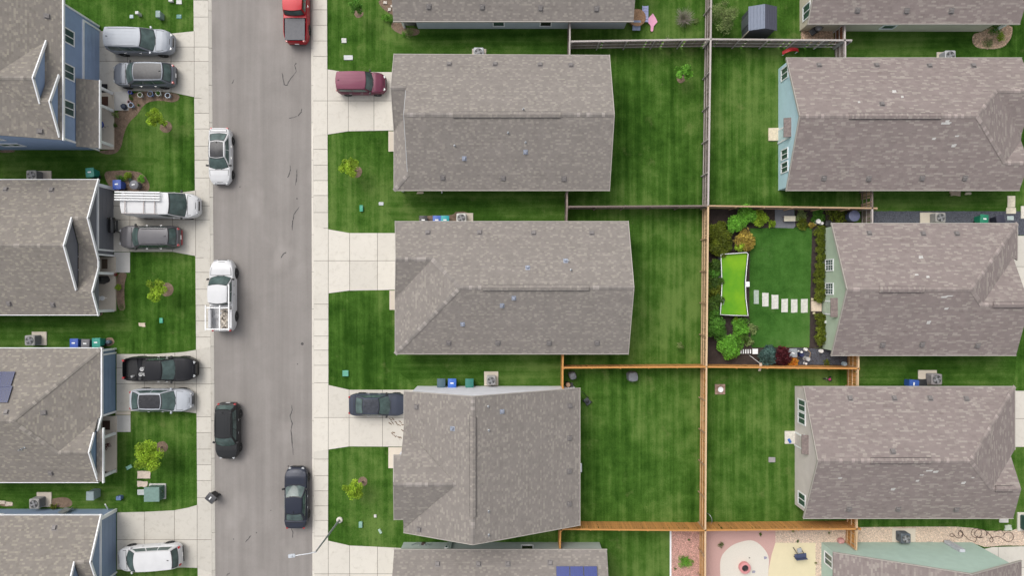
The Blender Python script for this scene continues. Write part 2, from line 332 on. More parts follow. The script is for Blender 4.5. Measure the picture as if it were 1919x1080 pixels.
# tar-sealed cracks and marks on the street
TAR = M('tar seal', (.075, .07, .068), .85, var=.3, scale=8); DUST = M('pale scuff', (.40, .37, .35), .95, var=.2, scale=2)
def crack(pts, w=.045):
    m = MB(); pts = [P2(*p) for p in pts]; q = []
    for i in range(len(pts)-1):
        for t in np.linspace(0, 1, 5)[:-1]: q.append((pts[i][0]+(pts[i+1][0]-pts[i][0])*t+random.uniform(-.02, .02), pts[i][1]+(pts[i+1][1]-pts[i][1])*t+random.uniform(-.02, .02)))
    q.append(pts[-1]); rows = []
    for i, p in enumerate(q):
        a = q[max(i-1, 0)]; b_ = q[min(i+1, len(q)-1)]; d = Vector((b_[0]-a[0], b_[1]-a[1])).normalized(); ww = w*random.uniform(.5, 1.3)*(.4 if i in (0, len(q)-1) else 1)
        rows.append([(p[0]-d.y*ww/2, p[1]+d.x*ww/2, -.071), (p[0]+d.y*ww/2, p[1]-d.x*ww/2, -.071)])
    m.grid(rows); m.build('crack_seal', TAR, STREET)
for c in ([(528, 135), (532, 158), (537, 159), (541, 151), (555, 133), (552, 121), (555, 117)], [(541, 221), (549, 220), (556, 217)], [(558, 217), (564, 209), (565, 203)],
          [(543, 310), (544, 319), (540, 330), (538, 332)], [(556, 317), (556, 332), (553, 347)], [(560, 388), (550, 403), (548, 415), (547, 432)], [(536, 473), (530, 476), (526, 484)],
          [(546, 760), (547, 770), (543, 780), (547, 795), (545, 808), (547, 830), (549, 854)], [(544, 990), (548, 998), (548, 1010)], [(434, 156), (438, 148)], [(459, 1018), (470, 1005)], [(430, 1075), (425, 1079), (424, 1100)]): crack(c, .075)
for x, y, r in ((566, 645, .12), (556, 372, .06), (449, 350, .05), (480, 1000, .05), (557, 683, .05), (437, 1012, .05), (540, 875, .07), (507, 958, .04)):
    m = MB(); m.lathe([(r, 0), (r*.92, .006)], 12, (*P2(x, y), -.071)); m.build('tar_spot', TAR, STREET)
for i in range(14):
    a = random.uniform(0, 2*PI); x, y = 741+random.uniform(-13, 13), 800+random.uniform(-19, 19)
    m = MB(); rows = []
    for t in np.linspace(0, 1, 5):
        p = P2(x+t*random.uniform(4, 9), y+t*random.uniform(2, 7)); w_ = .05*(1-abs(t-.5)); rows.append([(p[0], p[1]-w_, .0545), (p[0]+.01, p[1]+w_, .0545)])
    m.grid(rows); m.build('mud_stain', M('mud', (.16, .10, .06), .9), bpy.data.objects.get('driveway.006'))
# ---------------------------------------------------------------- houses
CAPM = {}
class House:
    def __init__(s, label, cx, cy, slopes, sh, wallcol, off=(0, 0)):
        s.off = off; s.root = thing('house', label, 'house', (cx/S, cy/S, 0))
        s.sl = [[GG((v[0]+off[0], v[1]+off[1], v[2])) for v in p] for p in slopes]; s.sh = sh
        s.wm = sidingmat('siding %.2f %.2f %.2f' % wallcol, wallcol); m = MB(); uvs = []
        for p in s.sl: m.slab(p, .13)
        s.roof = m.build('roof', sh, s.root, world=True); me = s.roof.data; uv = me.uv_layers.new(name='UVMap')
        for f in me.polygons:
            nrm = f.normal if f.normal.z > 0 else -f.normal
            u = Vector((0, 0, 1)).cross(nrm); u = u.normalized() if u.length > 1e-3 else Vector((1, 0, 0)); v = nrm.cross(u)
            for li in f.loop_indices: c = me.vertices[me.loops[li].vertex_index].co; uv.data[li].uv = (c.dot(u)+50, c.dot(v)+50)
    def g(s, a, b, h): return ((a+s.off[0])/S, (b+s.off[1])/S, h)
    def hit(s, px, py):                       # where the sight line through a pixel meets this roof
        d = Vector(((px-959.5)/S/CAMH, (540-py)/S/CAMH, -1)); best = None
        for p in s.sl:
            n = (Vector(p[1])-Vector(p[0])).cross(Vector(p[2])-Vector(p[0])).normalized()
            if n.z < 0: n = -n
            dn = d.dot(n)
            if abs(dn) < 1e-6: continue
            t = (Vector(p[0])-Vector((0, 0, CAMH))).dot(n)/dn; q = Vector((0, 0, CAMH))+d*t; ins = False; m = len(p)
            for i in range(m):
                a, b = p[i], p[(i+1) % m]
                if (a[1] > q.y) != (b[1] > q.y) and q.x < (b[0]-a[0])*(q.y-a[1])/(b[1]-a[1])+a[0]: ins = not ins
            if ins and (best is None or q.z > best[0].z): best = (q, n)
        if best is None: return None
        q, n = best; u = Vector((0, 0, 1)).cross(n).normalized(); return q, u, n.cross(u), n
    def onroof(s, name, px, py, mat, boxes, smooth=None):
        r = s.hit(px, py)
        if r is None: return
        q, u, v, n = r; m = MB()
        for c, d, ch, tp in boxes: m.box(c, d, 0, ch, tp)
        m.v = [tuple(q+u*a+v*b+n*c) for a, b, c in m.v]; return m.build(name, mat, s.roof, world=True, smooth=smooth)
    def vents(s, pts, blue=()):
        for px, py in pts: s.onroof('roof_vent', px, py, M('vent grey brown', (.19, .175, .17), .6, .2), [((0, 0, .006), (.42, .44, .012), 0, 1), ((0, -.01, .07), (.33, .33, .12), .02, .88)])
        for px, py in blue: s.onroof('exhaust_vent', px, py, M('vent blue grey', (.30, .33, .40), .5, .3), [((0, 0, .006), (.34, .36, .012), 0, 1), ((0, -.02, .09), (.24, .26, .16), .03, .8)])
    def pipes(s, pts):
        for px, py in pts:
            r = s.hit(px, py)
            if r is None: continue
            q = r[0]; m = MB(); m.lathe([(.10, -.05), (.075, .06), (.05, .07), (.05, .32), (.035, .32), (.035, .2)], 10, q); m.build('vent_pipe', GALV, s.roof, world=True, smooth=40)
    def patches(s, pts):
        for px, py, w, h in pts: s.onroof('bare_patch', px, py, M('pale felt', (.50, .49, .47), .9, bump=.1), [((0, 0, .006), (w*.85, h*.7, .012), 0, 1), ((w*.3, h*.25, .008), (w*.5, h*.4, .012), 0, 1)])
    def caps(s, *lines, cut=.0):               # ridge and hip cap shingles
        m = MB()
        for a, b in lines:
            a, b = Vector(s.g(*a)), Vector(s.g(*b)); d = b-a; n = max(1, int(d.length/.22)); d.normalize(); u = d.cross(Vector((0, 0, 1))).normalized(); st = (b-a)/n
            for i in range(n):
                p = a+st*i; e = p+st*1.12; t = random.choice((.86, .95, 1.0, 1.1, 1.38)); dz = Vector((0, 0, 1)); dr = .07 if abs((b-a).z) < .05 else .035
                vs = [p-u*.16-dz*(dr-.03), p+dz*.03, p+u*.16-dz*(dr-.03), e-u*.16-dz*(dr-.016), e+dz*.014, e+u*.16-dz*(dr-.016)]
                m.add(vs, [(0, 1, 4, 3), (1, 2, 5, 4), (0, 3, 3+0), (2, 1, 0)][:2]+[(0, 2, 1)], t)
        c = M('cap '+s.sh.name, {'shingles warm grey': (.225, .203, .187), 'shingles grey tan': (.215, .194, .172), 'shingles mauve brown': (.26, .22, .205)}[s.sh.name], .92, tint=True, var=.1, scale=3)
        m.build('ridge_cap', c, s.roof, world=True, kind='stuff')
    def ridgevent(s, a, b):
        a, b = Vector(s.g(*a)), Vector(s.g(*b)); m = MB(); d = (b-a).normalized(); u = d.cross(Vector((0, 0, 1)))
        m.v += [tuple(p+u*x+Vector((0, 0, z))) for p in (a, b) for x, z in ((-.21, -.09), (-.21, -.03), (0, .06), (.21, -.03), (.21, -.09))]
        m.f += [(0, 1, 2, 3, 4), (9, 8, 7, 6, 5)]+[(i, i+5, i+6, i+1) for i in range(4)]
        rv = m.build('ridge_vent', s.sh, s.roof, world=True); me = rv.data; uv = me.uv_layers.new(name='UVMap')
        for f in me.polygons:
            for li in f.loop_indices: c = me.vertices[me.loops[li].vertex_index].co; uv.data[li].uv = (c.dot(u)+3, c.dot(d)+3)
        k = MB()
        for x in (-.222, .222): k.bar(a+u*x+Vector((0, 0, -.06)), b+u*x+Vector((0, 0, -.06)), .02, .06)
        k.build('vent_edge', BLACK, rv, world=True)
    def wall(s, a, b, tops=None, name='wall', mat=None, t=.14):
        """a, b in ground pixels; tops = [(gx or gy coordinate fraction, height)]"""
        tops = tops or [(0, 2.42), (1, 2.42)]; a2, b2 = Vector(s.g(*a, 0)), Vector(s.g(*b, 0)); d = b2-a2; e_ = d.normalized()*.004; a2 = a2+e_; b2 = b2-e_; d = b2-a2; nrm = Vector((d.y, -d.x, 0)).normalized()
        out = [a2, b2]+[a2+d*q+Vector((0, 0, h)) for q, h in sorted(tops, reverse=True)]
        n = len(out); vs = out+[p-nrm*t for p in out]; m = MB(); m.add(vs, [tuple(range(n)), tuple(range(2*n-1, n-1, -1))]+[(i, n+i, n+(i+1) % n, (i+1) % n) for i in range(n)])
        return m.build(name, mat or s.wm, s.root, world=True)
    def face(s, pts, name='gable_wall', mat=None, t=.1, axis=0):
        pts = [Vector(s.g(*p)) for p in pts]; n = len(pts); o = Vector((t, 0, 0)) if axis == 0 else Vector((0, t, 0)); m = MB()
        m.add(pts+[p-o for p in pts], [tuple(range(n)), tuple(range(2*n-1, n-1, -1))]+[(i, n+i, n+(i+1) % n, (i+1) % n) for i in range(n)]); return m.build(name, mat or s.wm, s.root, world=True)
    def trim(s, *lines, w=.05, h=.17, mat=None, name='fascia', dz=-.05):
        for ln in lines:
            m = MB()
            for a, b in zip(ln[:-1], ln[1:]):
                p, q = Vector(s.g(*a)), Vector(s.g(*b)); e = (q-p).normalized()*w*.4; z = Vector((0, 0, dz)); m.bar(p+z-e, q+z+e, w, h)
            m.build(name, mat or TRIM, s.root, world=True)
    def window(s, axis, pos, c, z0, z1, w, facing, muntin=False, glass=None, split=True):
        """axis 0: wall at gx=pos, c is gy (ground px); facing +-1"""
        pt = (lambda t, z, o: Vector(s.g(pos, c, 0))+Vector((facing*o, t, z))) if axis == 0 else (lambda t, z, o: Vector(s.g(c, pos, 0))+Vector((t, facing*o, z)))
        def bx(m, t0, t1, za, zb, o0, o1):
            vs = [pt(t, z, o) for o in (o0, o1) for t, z in ((t0, za), (t1, za), (t1, zb), (t0, zb))]; m.add(vs, [(3, 2, 1, 0), (4, 5, 6, 7), (0, 1, 5, 4), (1, 2, 6, 5), (2, 3, 7, 6), (3, 0, 4, 7)])
        h = w/2; f = MB(); b = .085
        for q in ((-h-b, -h, z0-b, z1+b), (h, h+b, z0-b, z1+b), (-h, h, z0-b, z0), (-h, h, z1, z1+b)): bx(f, *q, -.02, .06)
        if split: bx(f, -.03, .03, z0, z1, -.02, .05)
        if muntin:
            for q in (-h/2, h/2): bx(f, q-.012, q+.012, z0, z1, .0, .03)
            for q in (1, 2): zz = z0+(z1-z0)*q/3; bx(f, -h, h, zz-.012, zz+.012, 0, .03)
        win = f.build('window', TRIM, s.root, world=True)
        for t0, t1 in (((-h, -.03), (.03, h)) if split else ((-h, h),)):
            m = MB(); bx(m, t0, t1, z0, z1, -.01, .012); m.build('pane', glass or GLASS, win, world=True)
        return win
    def garage(s, pos, c0, c1, z1, facing, mat):
        dr = MB(); a, b = sorted((c0, c1)); n = 4
        for i in range(n):                    # sectional door: four hinged panels
            za, zb = .02+(z1-.02)*i/n, (z1-.02)*(i+1)/n; p = Vector(s.g(pos, a, 0)); q = Vector(s.g(pos, b, 0))
            m = MB(); m.bar(p+Vector((facing*.02, 0, (za+zb)/2)), q+Vector((facing*.02, 0, (za+zb)/2)), .05, zb-za); m.build('door_panel', mat, s.root, world=True)
        m = MB(); x = Vector((facing*.045, 0, 0)); p = Vector(s.g(pos, a, 0))+x; q = Vector(s.g(pos, b, 0))+x; e = Vector((0, .07, 0))
        m.bar(p-e, p-e+Vector((0, 0, z1+.14)), .13, .13, up=(1, 0, 0)); m.bar(q+e, q+e+Vector((0, 0, z1+.14)), .13, .13, up=(1, 0, 0)); m.bar(p+Vector((0, 0, z1+.07)), q+Vector((0, 0, z1+.07)), .13, .14)
        m.build('door_frame', TRIM, s.root, world=True)
    def box(s, name, mat, a, b, z0, z1, **k): 
        p, q = s.g(*a, 0), s.g(*b, 0); m = MB(); m.box(((p[0]+q[0])/2, (p[1]+q[1])/2, (z0+z1)/2), (abs(q[0]-p[0]), abs(q[1]-p[1]), z1-z0)); return m.build(name, mat, s.root, world=True, **k)
    def awning(s, pos, c, w, d):
        m = MB(); p = Vector(s.g(pos, c, 0)); h = w/2
        m.slab([tuple(p+Vector((0, -h, 2.62))), tuple(p+Vector((0, h, 2.62))), tuple(p+Vector((-d, h, 2.42))), tuple(p+Vector((-d, -h, 2.42)))], .09); m.build('door_awning', M('awning shingles', (.20, .16, .15), .9, var=.3, scale=6, bump=.3), s.root, world=True)
        m = MB()
        for t in (-h+.08, h-.08): m.bar(p+Vector((0, t, 1.95)), p+Vector((-d*.9, t, 2.36)), .06, .06)
        m.build('awning_bracket', TRIM, s.root, world=True)
    def door(s, pos, c, facing, mat, w=.92):
        p = Vector(s.g(pos, c, 0)); m = MB(); m.box(p+Vector((facing*.02, 0, 1.06)), (.06, w, 2.05)); d = m.build('door', mat, s.root, world=True)
        m = MB()
        for t in (-1, 1): m.box(p+Vector((facing*.025, t*(w/2+.06), 1.08)), (.09, .11, 2.12))
        m.box(p+Vector((facing*.025, 0, 2.18)), (.09, w+.24, .1)); m.build('door_frame', TRIM, s.root, world=True)
        m = MB(); m.lathe([(.03, 0), (.035, .03), (.02, .05)], 8, p+Vector((facing*.06, w*.4, 1.0))); m.build('handle', CHROME, d, world=True)
TAN = M('tan fascia', (.38, .35, .315), .6, var=.05)
def gable_ew(x0, x1, y0, yr, y1, h0=2.4, hr=4.9): return [[(x0, y0, h0), (x1, y0, h0), (x1, yr, hr), (x0, yr, hr)], [(x0, y1, h0), (x1, y1, h0), (x1, yr, hr), (x0, yr, hr)]]
def gable_top(a, b, r, h, hr): f = (r-a)/(b-a); return [(0, h), (f, hr), (1, h)]
# --- middle row
h = House('low house with pale blue-grey siding beside pink and blue garden toys', 2, 598, gable_ew(-213, 218, 478.5, 598, 717.6), SH_C, (.40, .45, .49)); C0 = h
h.wall((-176, 486.5), (210, 486.5)); h.wall((210, 486.5), (210, 709.5), gable_top(486.5, 709.5, 598, 2.42, 4.72)); h.wall((210, 709.5), (-203, 709.5)); h.wall((-203, 709.5), (-203, 512), [(0, 2.42), (.6, 4.6), (1, 2.9)]); h.wall((-203, 512), (-176, 512)); h.wall((-176, 512), (-176, 486.5))
h.box('corner_post', TRIM, (-203, 487), (-199.5, 490.5), 0, 2.4); h.trim([(-213, 478.5, 2.4), (218, 478.5, 2.4)], mat=TAN)
h.window(1, 486.5, -24.5, .62, 1.55, .8, -1, split=False); h.window(1, 486.5, 62, .62, 1.55, .8, -1, split=False, glass=M('dark pane', (.02, .02, .02), .1))
h.vents([(804, 12), (904, 13), (1013, 15), (1118, 16)]); h.caps(((-213, 598, 4.9), (218, 598, 4.9)))
h = House('house with long grey roof beside the maroon car', -18, 297, [
 [(-185, 420, 2.4), (175, 418, 2.4), (175, 297, 4.9), (-185, 297, 4.9)], [(-211.7, 420, 2.4), (-185, 420, 2.4), (-185, 350, 3.84), (-211.7, 350, 3.84)],
 [(-211.7, 350, 3.84), (-185, 350, 3.84), (-185, 308, 2.96), (-211.7, 281, 2.4)], [(-211.7, 281, 2.4), (-185, 308, 2.96), (-185, 202, 2.96), (-211.7, 175, 2.4)],
 [(-185, 297, 4.9), (175, 297, 4.9), (175, 175, 2.4), (-211.7, 175, 2.4), (-185, 202, 2.96)]], SH_C, (.46, .48, .50)); C1 = h
h.wall((-180, 183), (167, 183)); h.wall((167, 183), (167, 411), gable_top(183, 411, 297, 2.42, 4.72)); h.wall((167, 411), (-205, 411)); h.wall((-205, 411), (-205, 290), gable_top(411, 290, 350, 2.42, 3.66)); h.wall((-205, 290), (-180, 290)); h.wall((-180, 290), (-180, 183))
h.face([(-184, 349, 3.7), (-184, 297, 4.77), (-184, 202, 2.85), (-184, 308, 2.85)]); h.garage(-205, 300, 398, 2.15, -1, WHITE); h.door(-180, 250, -1, M('brown door', (.10, .05, .03), .5))
[h.window(0, 167, c_, .8, 2.0, 1.2, 1) for c_ in (360, 235)]; h.door(167, 300, 1, M('brown door', (.10, .05, .03), .5)); h.box('corner_post', TRIM, (-206, 180), (-202, 184), 0, 2.4)
h.trim([(-211.7, 175, 2.4), (175, 175, 2.4), (175, 297, 4.9), (175, 418, 2.4), (-211.7, 420, 2.4), (-211.7, 350, 3.84), (-211.7, 281, 2.4), (-211.7, 175, 2.4)], mat=TAN)
h.vents([(842, 120), (928, 120), (1012, 121), (1070, 122), (830, 333), (943, 334), (1057, 335)], [(870, 297), (985, 285)]); h.pipes([(981, 205), (952, 249), (985, 267), (852, 273)])
h.caps(((-185, 297, 4.9), (-97, 297, 4.9)), ((85, 297, 4.9), (175, 297, 4.9)), ((-211.7, 350, 3.84), (-185, 350, 3.84)), ((-211.7, 175, 2.4), (-185, 202, 2.96))); h.ridgevent((-101, 297, 4.93), (83, 297, 4.93))
h = House('house with cross-hipped grey roof beside the empty double driveway', 0, 0, [
 [(-209.6, 119.6, 2.4), (208.6, 119.6, 2.4), (208.6, .5, 4.9), (-89, .5, 4.9), (-139.5, 50.4, 3.85), (-203, 50.4, 3.85)], [(-203, 50.4, 3.85), (-139.5, 50.4, 3.85), (-209.6, -19.5, 2.4)],
 [(-139.5, 50.4, 3.85), (-89, .5, 4.9), (-209.6, -118.7, 2.4), (-209.6, -19.5, 2.4)], [(-89, .5, 4.9), (208.6, .5, 4.9), (208.6, -118.7, 2.4), (-209.6, -118.7, 2.4)]], SH_C, (.52, .48, .42)); C2 = h
h.wall((-202, -111), (201, -111)); h.wall((201, -111), (201, 112), gable_top(-111, 112, .5, 2.42, 4.72)); h.wall((201, 112), (-202, 112)); h.wall((-202, 112), (-202, -12), gable_top(112, -12, 50.4, 2.42, 3.66)); h.wall((-202, -12), (-180, -12)); h.wall((-180, -12), (-180, -111)); h.wall((-180, -111), (-202, -111))
[h.window(0, 201, c_, .8, 2.0, 1.2, 1) for c_ in (60, -70)]; h.door(201, -10, 1, M('brown door', (.10, .05, .03), .5)); h.garage(-202, 0, 100, 2.15, -1, WHITE); h.door(-180, -40, -1, M('brown door', (.10, .05, .03), .5))
h.trim([(-209.6, -118.7, 2.4), (208.6, -118.7, 2.4), (208.6, .5, 4.9), (208.6, 119.6, 2.4), (-209.6, 119.6, 2.4), (-203, 50.4, 3.85), (-209.6, -19.5, 2.4), (-209.6, -118.7, 2.4)], mat=TAN)
h.vents([(802, 436), (899, 436), (1000, 437), (1109, 437), (841, 643), (933, 643), (1029, 643), (1119, 643)], [(989, 502), (1060, 489), (867, 608), (963, 559), (941, 573)]); h.pipes([(1070, 506), (941, 573), (1065, 489)])
h.caps(((-89, .5, 4.9), (-53, .5, 4.9)), ((133, .5, 4.9), (208.6, .5, 4.9)), ((-203, 50.4, 3.85), (-139.5, 50.4, 3.85)), ((-139.5, 50.4, 3.85), (-89, .5, 4.9)), ((-209.6, -118.7, 2.4), (-89, .5, 4.9))); h.ridgevent((-50, .5, 4.93), (132, .5, 4.93))
h = House('tall white-walled house with ridge running beside the back lawn and charcoal sedan', -30, -303, [
 [(-65, -180, 6.5), (122, -180, 2.4), (122, -426, 2.4), (-65, -426, 6.5)], [(-65, -426, 6.5), (-187.8, -426, 4.05), (-187.8, -180, 4.05), (-65, -180, 6.5)],
 [(-93.5, -330, 5.96), (-198.6, -330, 5.96), (-202, -286, 5.02), (-189, -286, 5.02), (-187.8, -241.7, 4.08)], [(-93.5, -330, 5.96), (-198.6, -330, 5.96), (-203.7, -400, 4.47), (-188, -400, 4.47), (-187.8, -418.3, 4.08)]], SH_C, (.66, .66, .70)); C3 = h
h.wall((116, -184), (-177.5, -184), [(0, 2.5), (.617, 6.32), (1, 4.1)]); h.wall((-177.5, -184), (-177.5, -280), [(0, 4.1), (1, 4.1)]); h.wall((-177.5, -280), (-195, -288), [(0, 4.1), (1, 4.9)]); h.wall((-195, -288), (-195, -394), [(0, 4.9), (.42, 5.8), (1, 4.4)]); h.wall((-195, -394), (-177.5, -398), [(0, 4.3), (1, 4.3)]); h.wall((-177.5, -398), (-177.5, -419), [(0, 4.1), (1, 4.1)]); h.wall((-177.5, -419), (116, -419), [(0, 4.1), (.383, 6.32), (1, 2.5)]); h.wall((116, -419), (116, -184))
h.garage(-177.5, -190, -272, 2.15, -1, WHITE); h.door(-195, -310, -1, M('brown door', (.10, .05, .03), .5)); h.window(0, 116, -325, .5, 1.9, 1.0, 1); h.box('window_sill', TRIM, (116, -338), (128, -322), 1.15, 1.24)
h.trim([(-187.8, -180, 4.05), (-65, -180, 6.5), (122, -180, 2.4), (122, -426, 2.4), (-65, -426, 6.5), (-187.8, -426, 4.05), (-187.8, -400, 4.05)], [(-187.8, -286, 4.05), (-187.8, -180, 4.05)], [(-189, -286, 4.99), (-202, -286, 4.99), (-198.6, -330, 5.93), (-203.7, -400, 4.44), (-188, -400, 4.44)], mat=TAN)
h.vents([(781, 763), (1068, 761), (1067, 822), (1067, 884), (1067, 945), (786, 993)], [(848, 804), (941, 772)]); h.pipes([(915, 762), (916, 807), (916, 959), (916, 1003)])
h.caps(((-65, -180, 6.5), (-65, -214, 6.5)), ((-65, -383, 6.5), (-65, -426, 6.5)), ((-93.5, -330, 5.96), (-198.6, -330, 5.96))); h.ridgevent((-65, -213.5, 6.53), (-65, -380, 6.53))
h = House('low sage-green house with solar panels on its roof', -20, -589, gable_ew(-211.5, 170.3, -470, -589.6, -709), SH_C, (.36, .41, .38)); C4 = h
h.wall((164, -477), (-203, -477)); h.wall((-203, -477), (-203, -702), gable_top(-477, -702, -589.6, 2.42, 4.72)); h.wall((-203, -702), (164, -702)); h.wall((164, -702), (164, -477), gable_top(-702, -477, -589.6, 2.42, 4.72))
h.window(1, -477, 28, .75, 1.75, .85, 1, split=False, glass=M('dark pane', (.02, .02, .02), .1)); h.garage(-203, -600, -490, 2.15, -1, WHITE)
h.box('downspout', M('downspout green', (.30, .36, .33), .5), (-118, -476.5), (-111, -473), .1, 2.3)
h.trim([(-211.5, -470, 2.4), (170.3, -470, 2.4)], mat=TAN); h.vents([(820, 1058), (897, 1058), (952, 1058), (1031, 1056)]); h.caps(((-211.5, -589.6, 4.9), (170.3, -589.6, 4.9)))
# --- east row
h = House('cream-walled house with mauve-brown roof beside the pebble patio', 720, 593, gable_ew(531, 911, 474, 593.6, 713), SH_R, (.52, .47, .37)); R0 = h
h.wall((539, 482), (879, 481)); h.wall((879, 481), (879, 706), gable_top(481, 706, 593.6, 2.42, 4.72)); h.wall((879, 706), (539, 706)); h.wall((539, 706), (539, 482), gable_top(706, 482, 593.6, 2.42, 4.72))
h.window(0, 539, 506, .75, 2.0, 1.05, -1); h.window(1, 481, 692, .7, 1.4, .95, -1, split=False); h.box('corner_post', TRIM, (902, 481), (906, 485), 0, 2.4)
h.trim([(531, 474, 2.4), (911, 474, 2.4)], [(531, 474, 2.4), (531, 593.6, 4.9)], mat=TAN); h.vents([(1607, 19), (1699, 20), (1783, 20)]); h.caps(((531, 593.6, 4.9), (911, 593.6, 4.9)))
RB = lambda: M('brown door', (.10, .05, .03), .5)
h = House('light blue house with mauve-brown roof and small awning over its back door', 700, 294, [
 [(492, 413.5, 2.4), (914, 413.5, 2.4), (914, 344.5, 3.85), (845.5, 344.5, 3.85), (795.5, 294.6, 4.9), (492, 294.6, 4.9)], [(845.5, 344.5, 3.85), (914, 344.5, 3.85), (914, 276, 2.4)],
 [(795.5, 294.6, 4.9), (845.5, 344.5, 3.85), (914, 276, 2.4), (913, 265, 2.4), (869, 220.5, 3.35)], [(869, 220.5, 3.35), (913, 265, 2.4), (911, 220.5, 3.35)],
 [(492, 294.6, 4.9), (795.5, 294.6, 4.9), (869, 220.5, 3.35), (911, 220.5, 3.35), (910, 175, 2.4), (492, 175, 2.4)]], SH_R, (.43, .60, .66)); R1 = h
h.wall((499, 411), (499, 183), gable_top(411, 183, 294.6, 2.42, 4.74)); h.wall((499, 183), (902, 183)); h.wall((902, 183), (902, 406), [(0, 2.42), (.17, 3.1), (.35, 2.45), (.42, 2.45), (.72, 3.6), (1, 2.42)]); h.wall((902, 406), (499, 411))
h.window(0, 499, 393, .72, 1.95, .85, -1); h.window(0, 499, 245, .72, 1.95, .72, -1); h.window(0, 499, 221, .72, 1.95, .72, -1); h.awning(499, 288, 1.5, .5); h.door(499, 283, -1, M('pale blue door', (.45, .62, .66), .5))
h.trim([(492, 175, 2.4), (910, 175, 2.4)], [(492, 413.5, 2.4), (914, 413.5, 2.4)], [(492, 413.5, 2.4), (492, 294.6, 4.9), (492, 175, 2.4)], mat=TAN)
h.vents([(1535, 122), (1643, 122), (1742, 123), (1824, 123), (1653, 195), (1544, 334), (1628, 335), (1728, 334), (1808, 334)])
h.patches([(1676, 171, .32, .32), (1691, 181, .2, .25), (1610, 191, .18, .2), (1772, 231, .75, .22), (1775, 227, .3, .2), (1750, 260, .26, .2), (1793, 255, .3, .15), (1787, 273, .35, .3)])
h.caps(((492, 294.6, 4.9), (576, 294.6, 4.9)), ((735, 294.6, 4.9), (795.5, 294.6, 4.9)), ((795.5, 294.6, 4.9), (845.5, 344.5, 3.85)), ((845.5, 344.5, 3.85), (914, 344.5, 3.85)), ((795.5, 294.6, 4.9), (869, 220.5, 3.35)), ((869, 220.5, 3.35), (911, 220.5, 3.35))); h.ridgevent((576.5, 294.6, 4.93), (734, 294.6, 4.93))
h = House('sage-green house with clipped hedge along its wall', 740, -3, [
 [(573, 116.3, 2.4), (906.7, 116.3, 2.4), (786, -2.5, 4.9), (573, -2.5, 4.9)], [(786, -2.5, 4.9), (906.7, 116.3, 2.4), (906.7, 50, 2.4), (895, 54, 2.64), (812, -29, 4.35)],
 [(812, -29, 4.35), (895, 54, 2.64), (895, -29, 4.35)], [(573, -2.5, 4.9), (786, -2.5, 4.9), (812, -29, 4.35), (895, -29, 4.35), (904, -121.5, 2.4), (573, -121.5, 2.4)]], SH_R, (.40, .48, .37)); R2 = h
h.wall((582, 112), (582, -114), gable_top(112, -114, -2.5, 2.42, 4.72)); h.wall((582, -114), (888, -114)); h.wall((888, -114), (888, 110), [(0, 2.42), (.38, 4.1), (.72, 2.42), (1, 2.42)]); h.wall((888, 110), (582, 112))
for c in (42, -1.5): h.window(0, 582, c, .62, 1.85, .8, -1, muntin=True)
h.awning(582, -35, 1.5, .45); h.door(582, -36, -1, M('sage door', (.42, .50, .40), .5)); h.box('outlet_box', WHITE, (579.5, -65), (583, -60.5), .5, .66)
h.trim([(573, -121.5, 2.4), (904, -121.5, 2.4)], [(573, 116.3, 2.4), (906.7, 116.3, 2.4), (906.7, 50, 2.4)], [(573, 116.3, 2.4), (573, -2.5, 4.9), (573, -121.5, 2.4)], mat=TAN)
h.vents([(1629, 437), (1730, 438), (1793, 438), (1654, 647), (1728, 646), (1832, 648)]); h.patches([(1726, 482, .35, .3), (1718, 515, .28, .15), (1739, 519, .25, .22), (1769, 557, .5, .18), (1779, 555, .5, .12), (1773, 579, .3, .2), (1740, 605, .3, .36)])
h.caps(((573, -2.5, 4.9), (628, -2.5, 4.9)), ((707, -2.5, 4.9), (786, -2.5, 4.9)), ((786, -2.5, 4.9), (906.7, 116.3, 2.4)), ((786, -2.5, 4.9), (812, -29, 4.35)), ((812, -29, 4.35), (830, -29, 4.35))); h.ridgevent((628.5, -2.5, 4.93), (706, -2.5, 4.93)); h.ridgevent((832, -29, 4.38), (894, -29, 4.38))
h = House('pale taupe house with mauve-brown roof and three back windows', 710, -296, [
 [(523, -177, 2.4), (902, -177, 2.4), (784, -296, 4.9), (523, -296, 4.9)], [(784, -296, 4.9), (902, -177, 2.4), (902, -290, 2.4), (891, -301, 2.63), (840, -352, 3.72)],
 [(840, -352, 3.72), (891, -301, 2.63), (891, -352, 3.72)], [(523, -296, 4.9), (784, -296, 4.9), (840, -352, 3.72), (891, -352, 3.72), (899, -414, 2.4), (523, -414, 2.4)]], SH_R, (.55, .50, .47)); R3 = h
h.wall((530, -184), (530, -406), gable_top(-184, -406, -296, 2.42, 4.72)); h.wall((530, -406), (884, -406)); h.wall((884, -406), (884, -184), [(0, 2.42), (.24, 3.5), (.5, 2.42), (1, 2.42)]); h.wall((884, -184), (530, -184))
for c in (-215, -238.5): h.window(0, 530, c, .75, 2.0, .82, -1)
h.window(0, 530, -387, .75, 2.0, .9, -1); h.awning(530, -281, 1.5, .45); h.door(530, -282, -1, M('taupe door', (.50, .46, .43), .5))
h.trim([(523, -414, 2.4), (899, -414, 2.4)], [(523, -177, 2.4), (902, -177, 2.4), (902, -290, 2.4)], [(523, -177, 2.4), (523, -296, 4.9), (523, -414, 2.4)], mat=TAN)
h.vents([(1593, 747), (1676, 747), (1743, 747), (1811, 748), (1673, 847), (1591, 955), (1683, 955), (1792, 956)]); h.patches([(1574, 897, .3, .15), (1673, 918, .33, .3), (1719, 902, .25, .2), (1727, 891, .3, .12), (1741, 883, .5, .16), (1753, 885, .4, .24), (1805, 906, .32, .3), (1823, 896, .2, .12)])
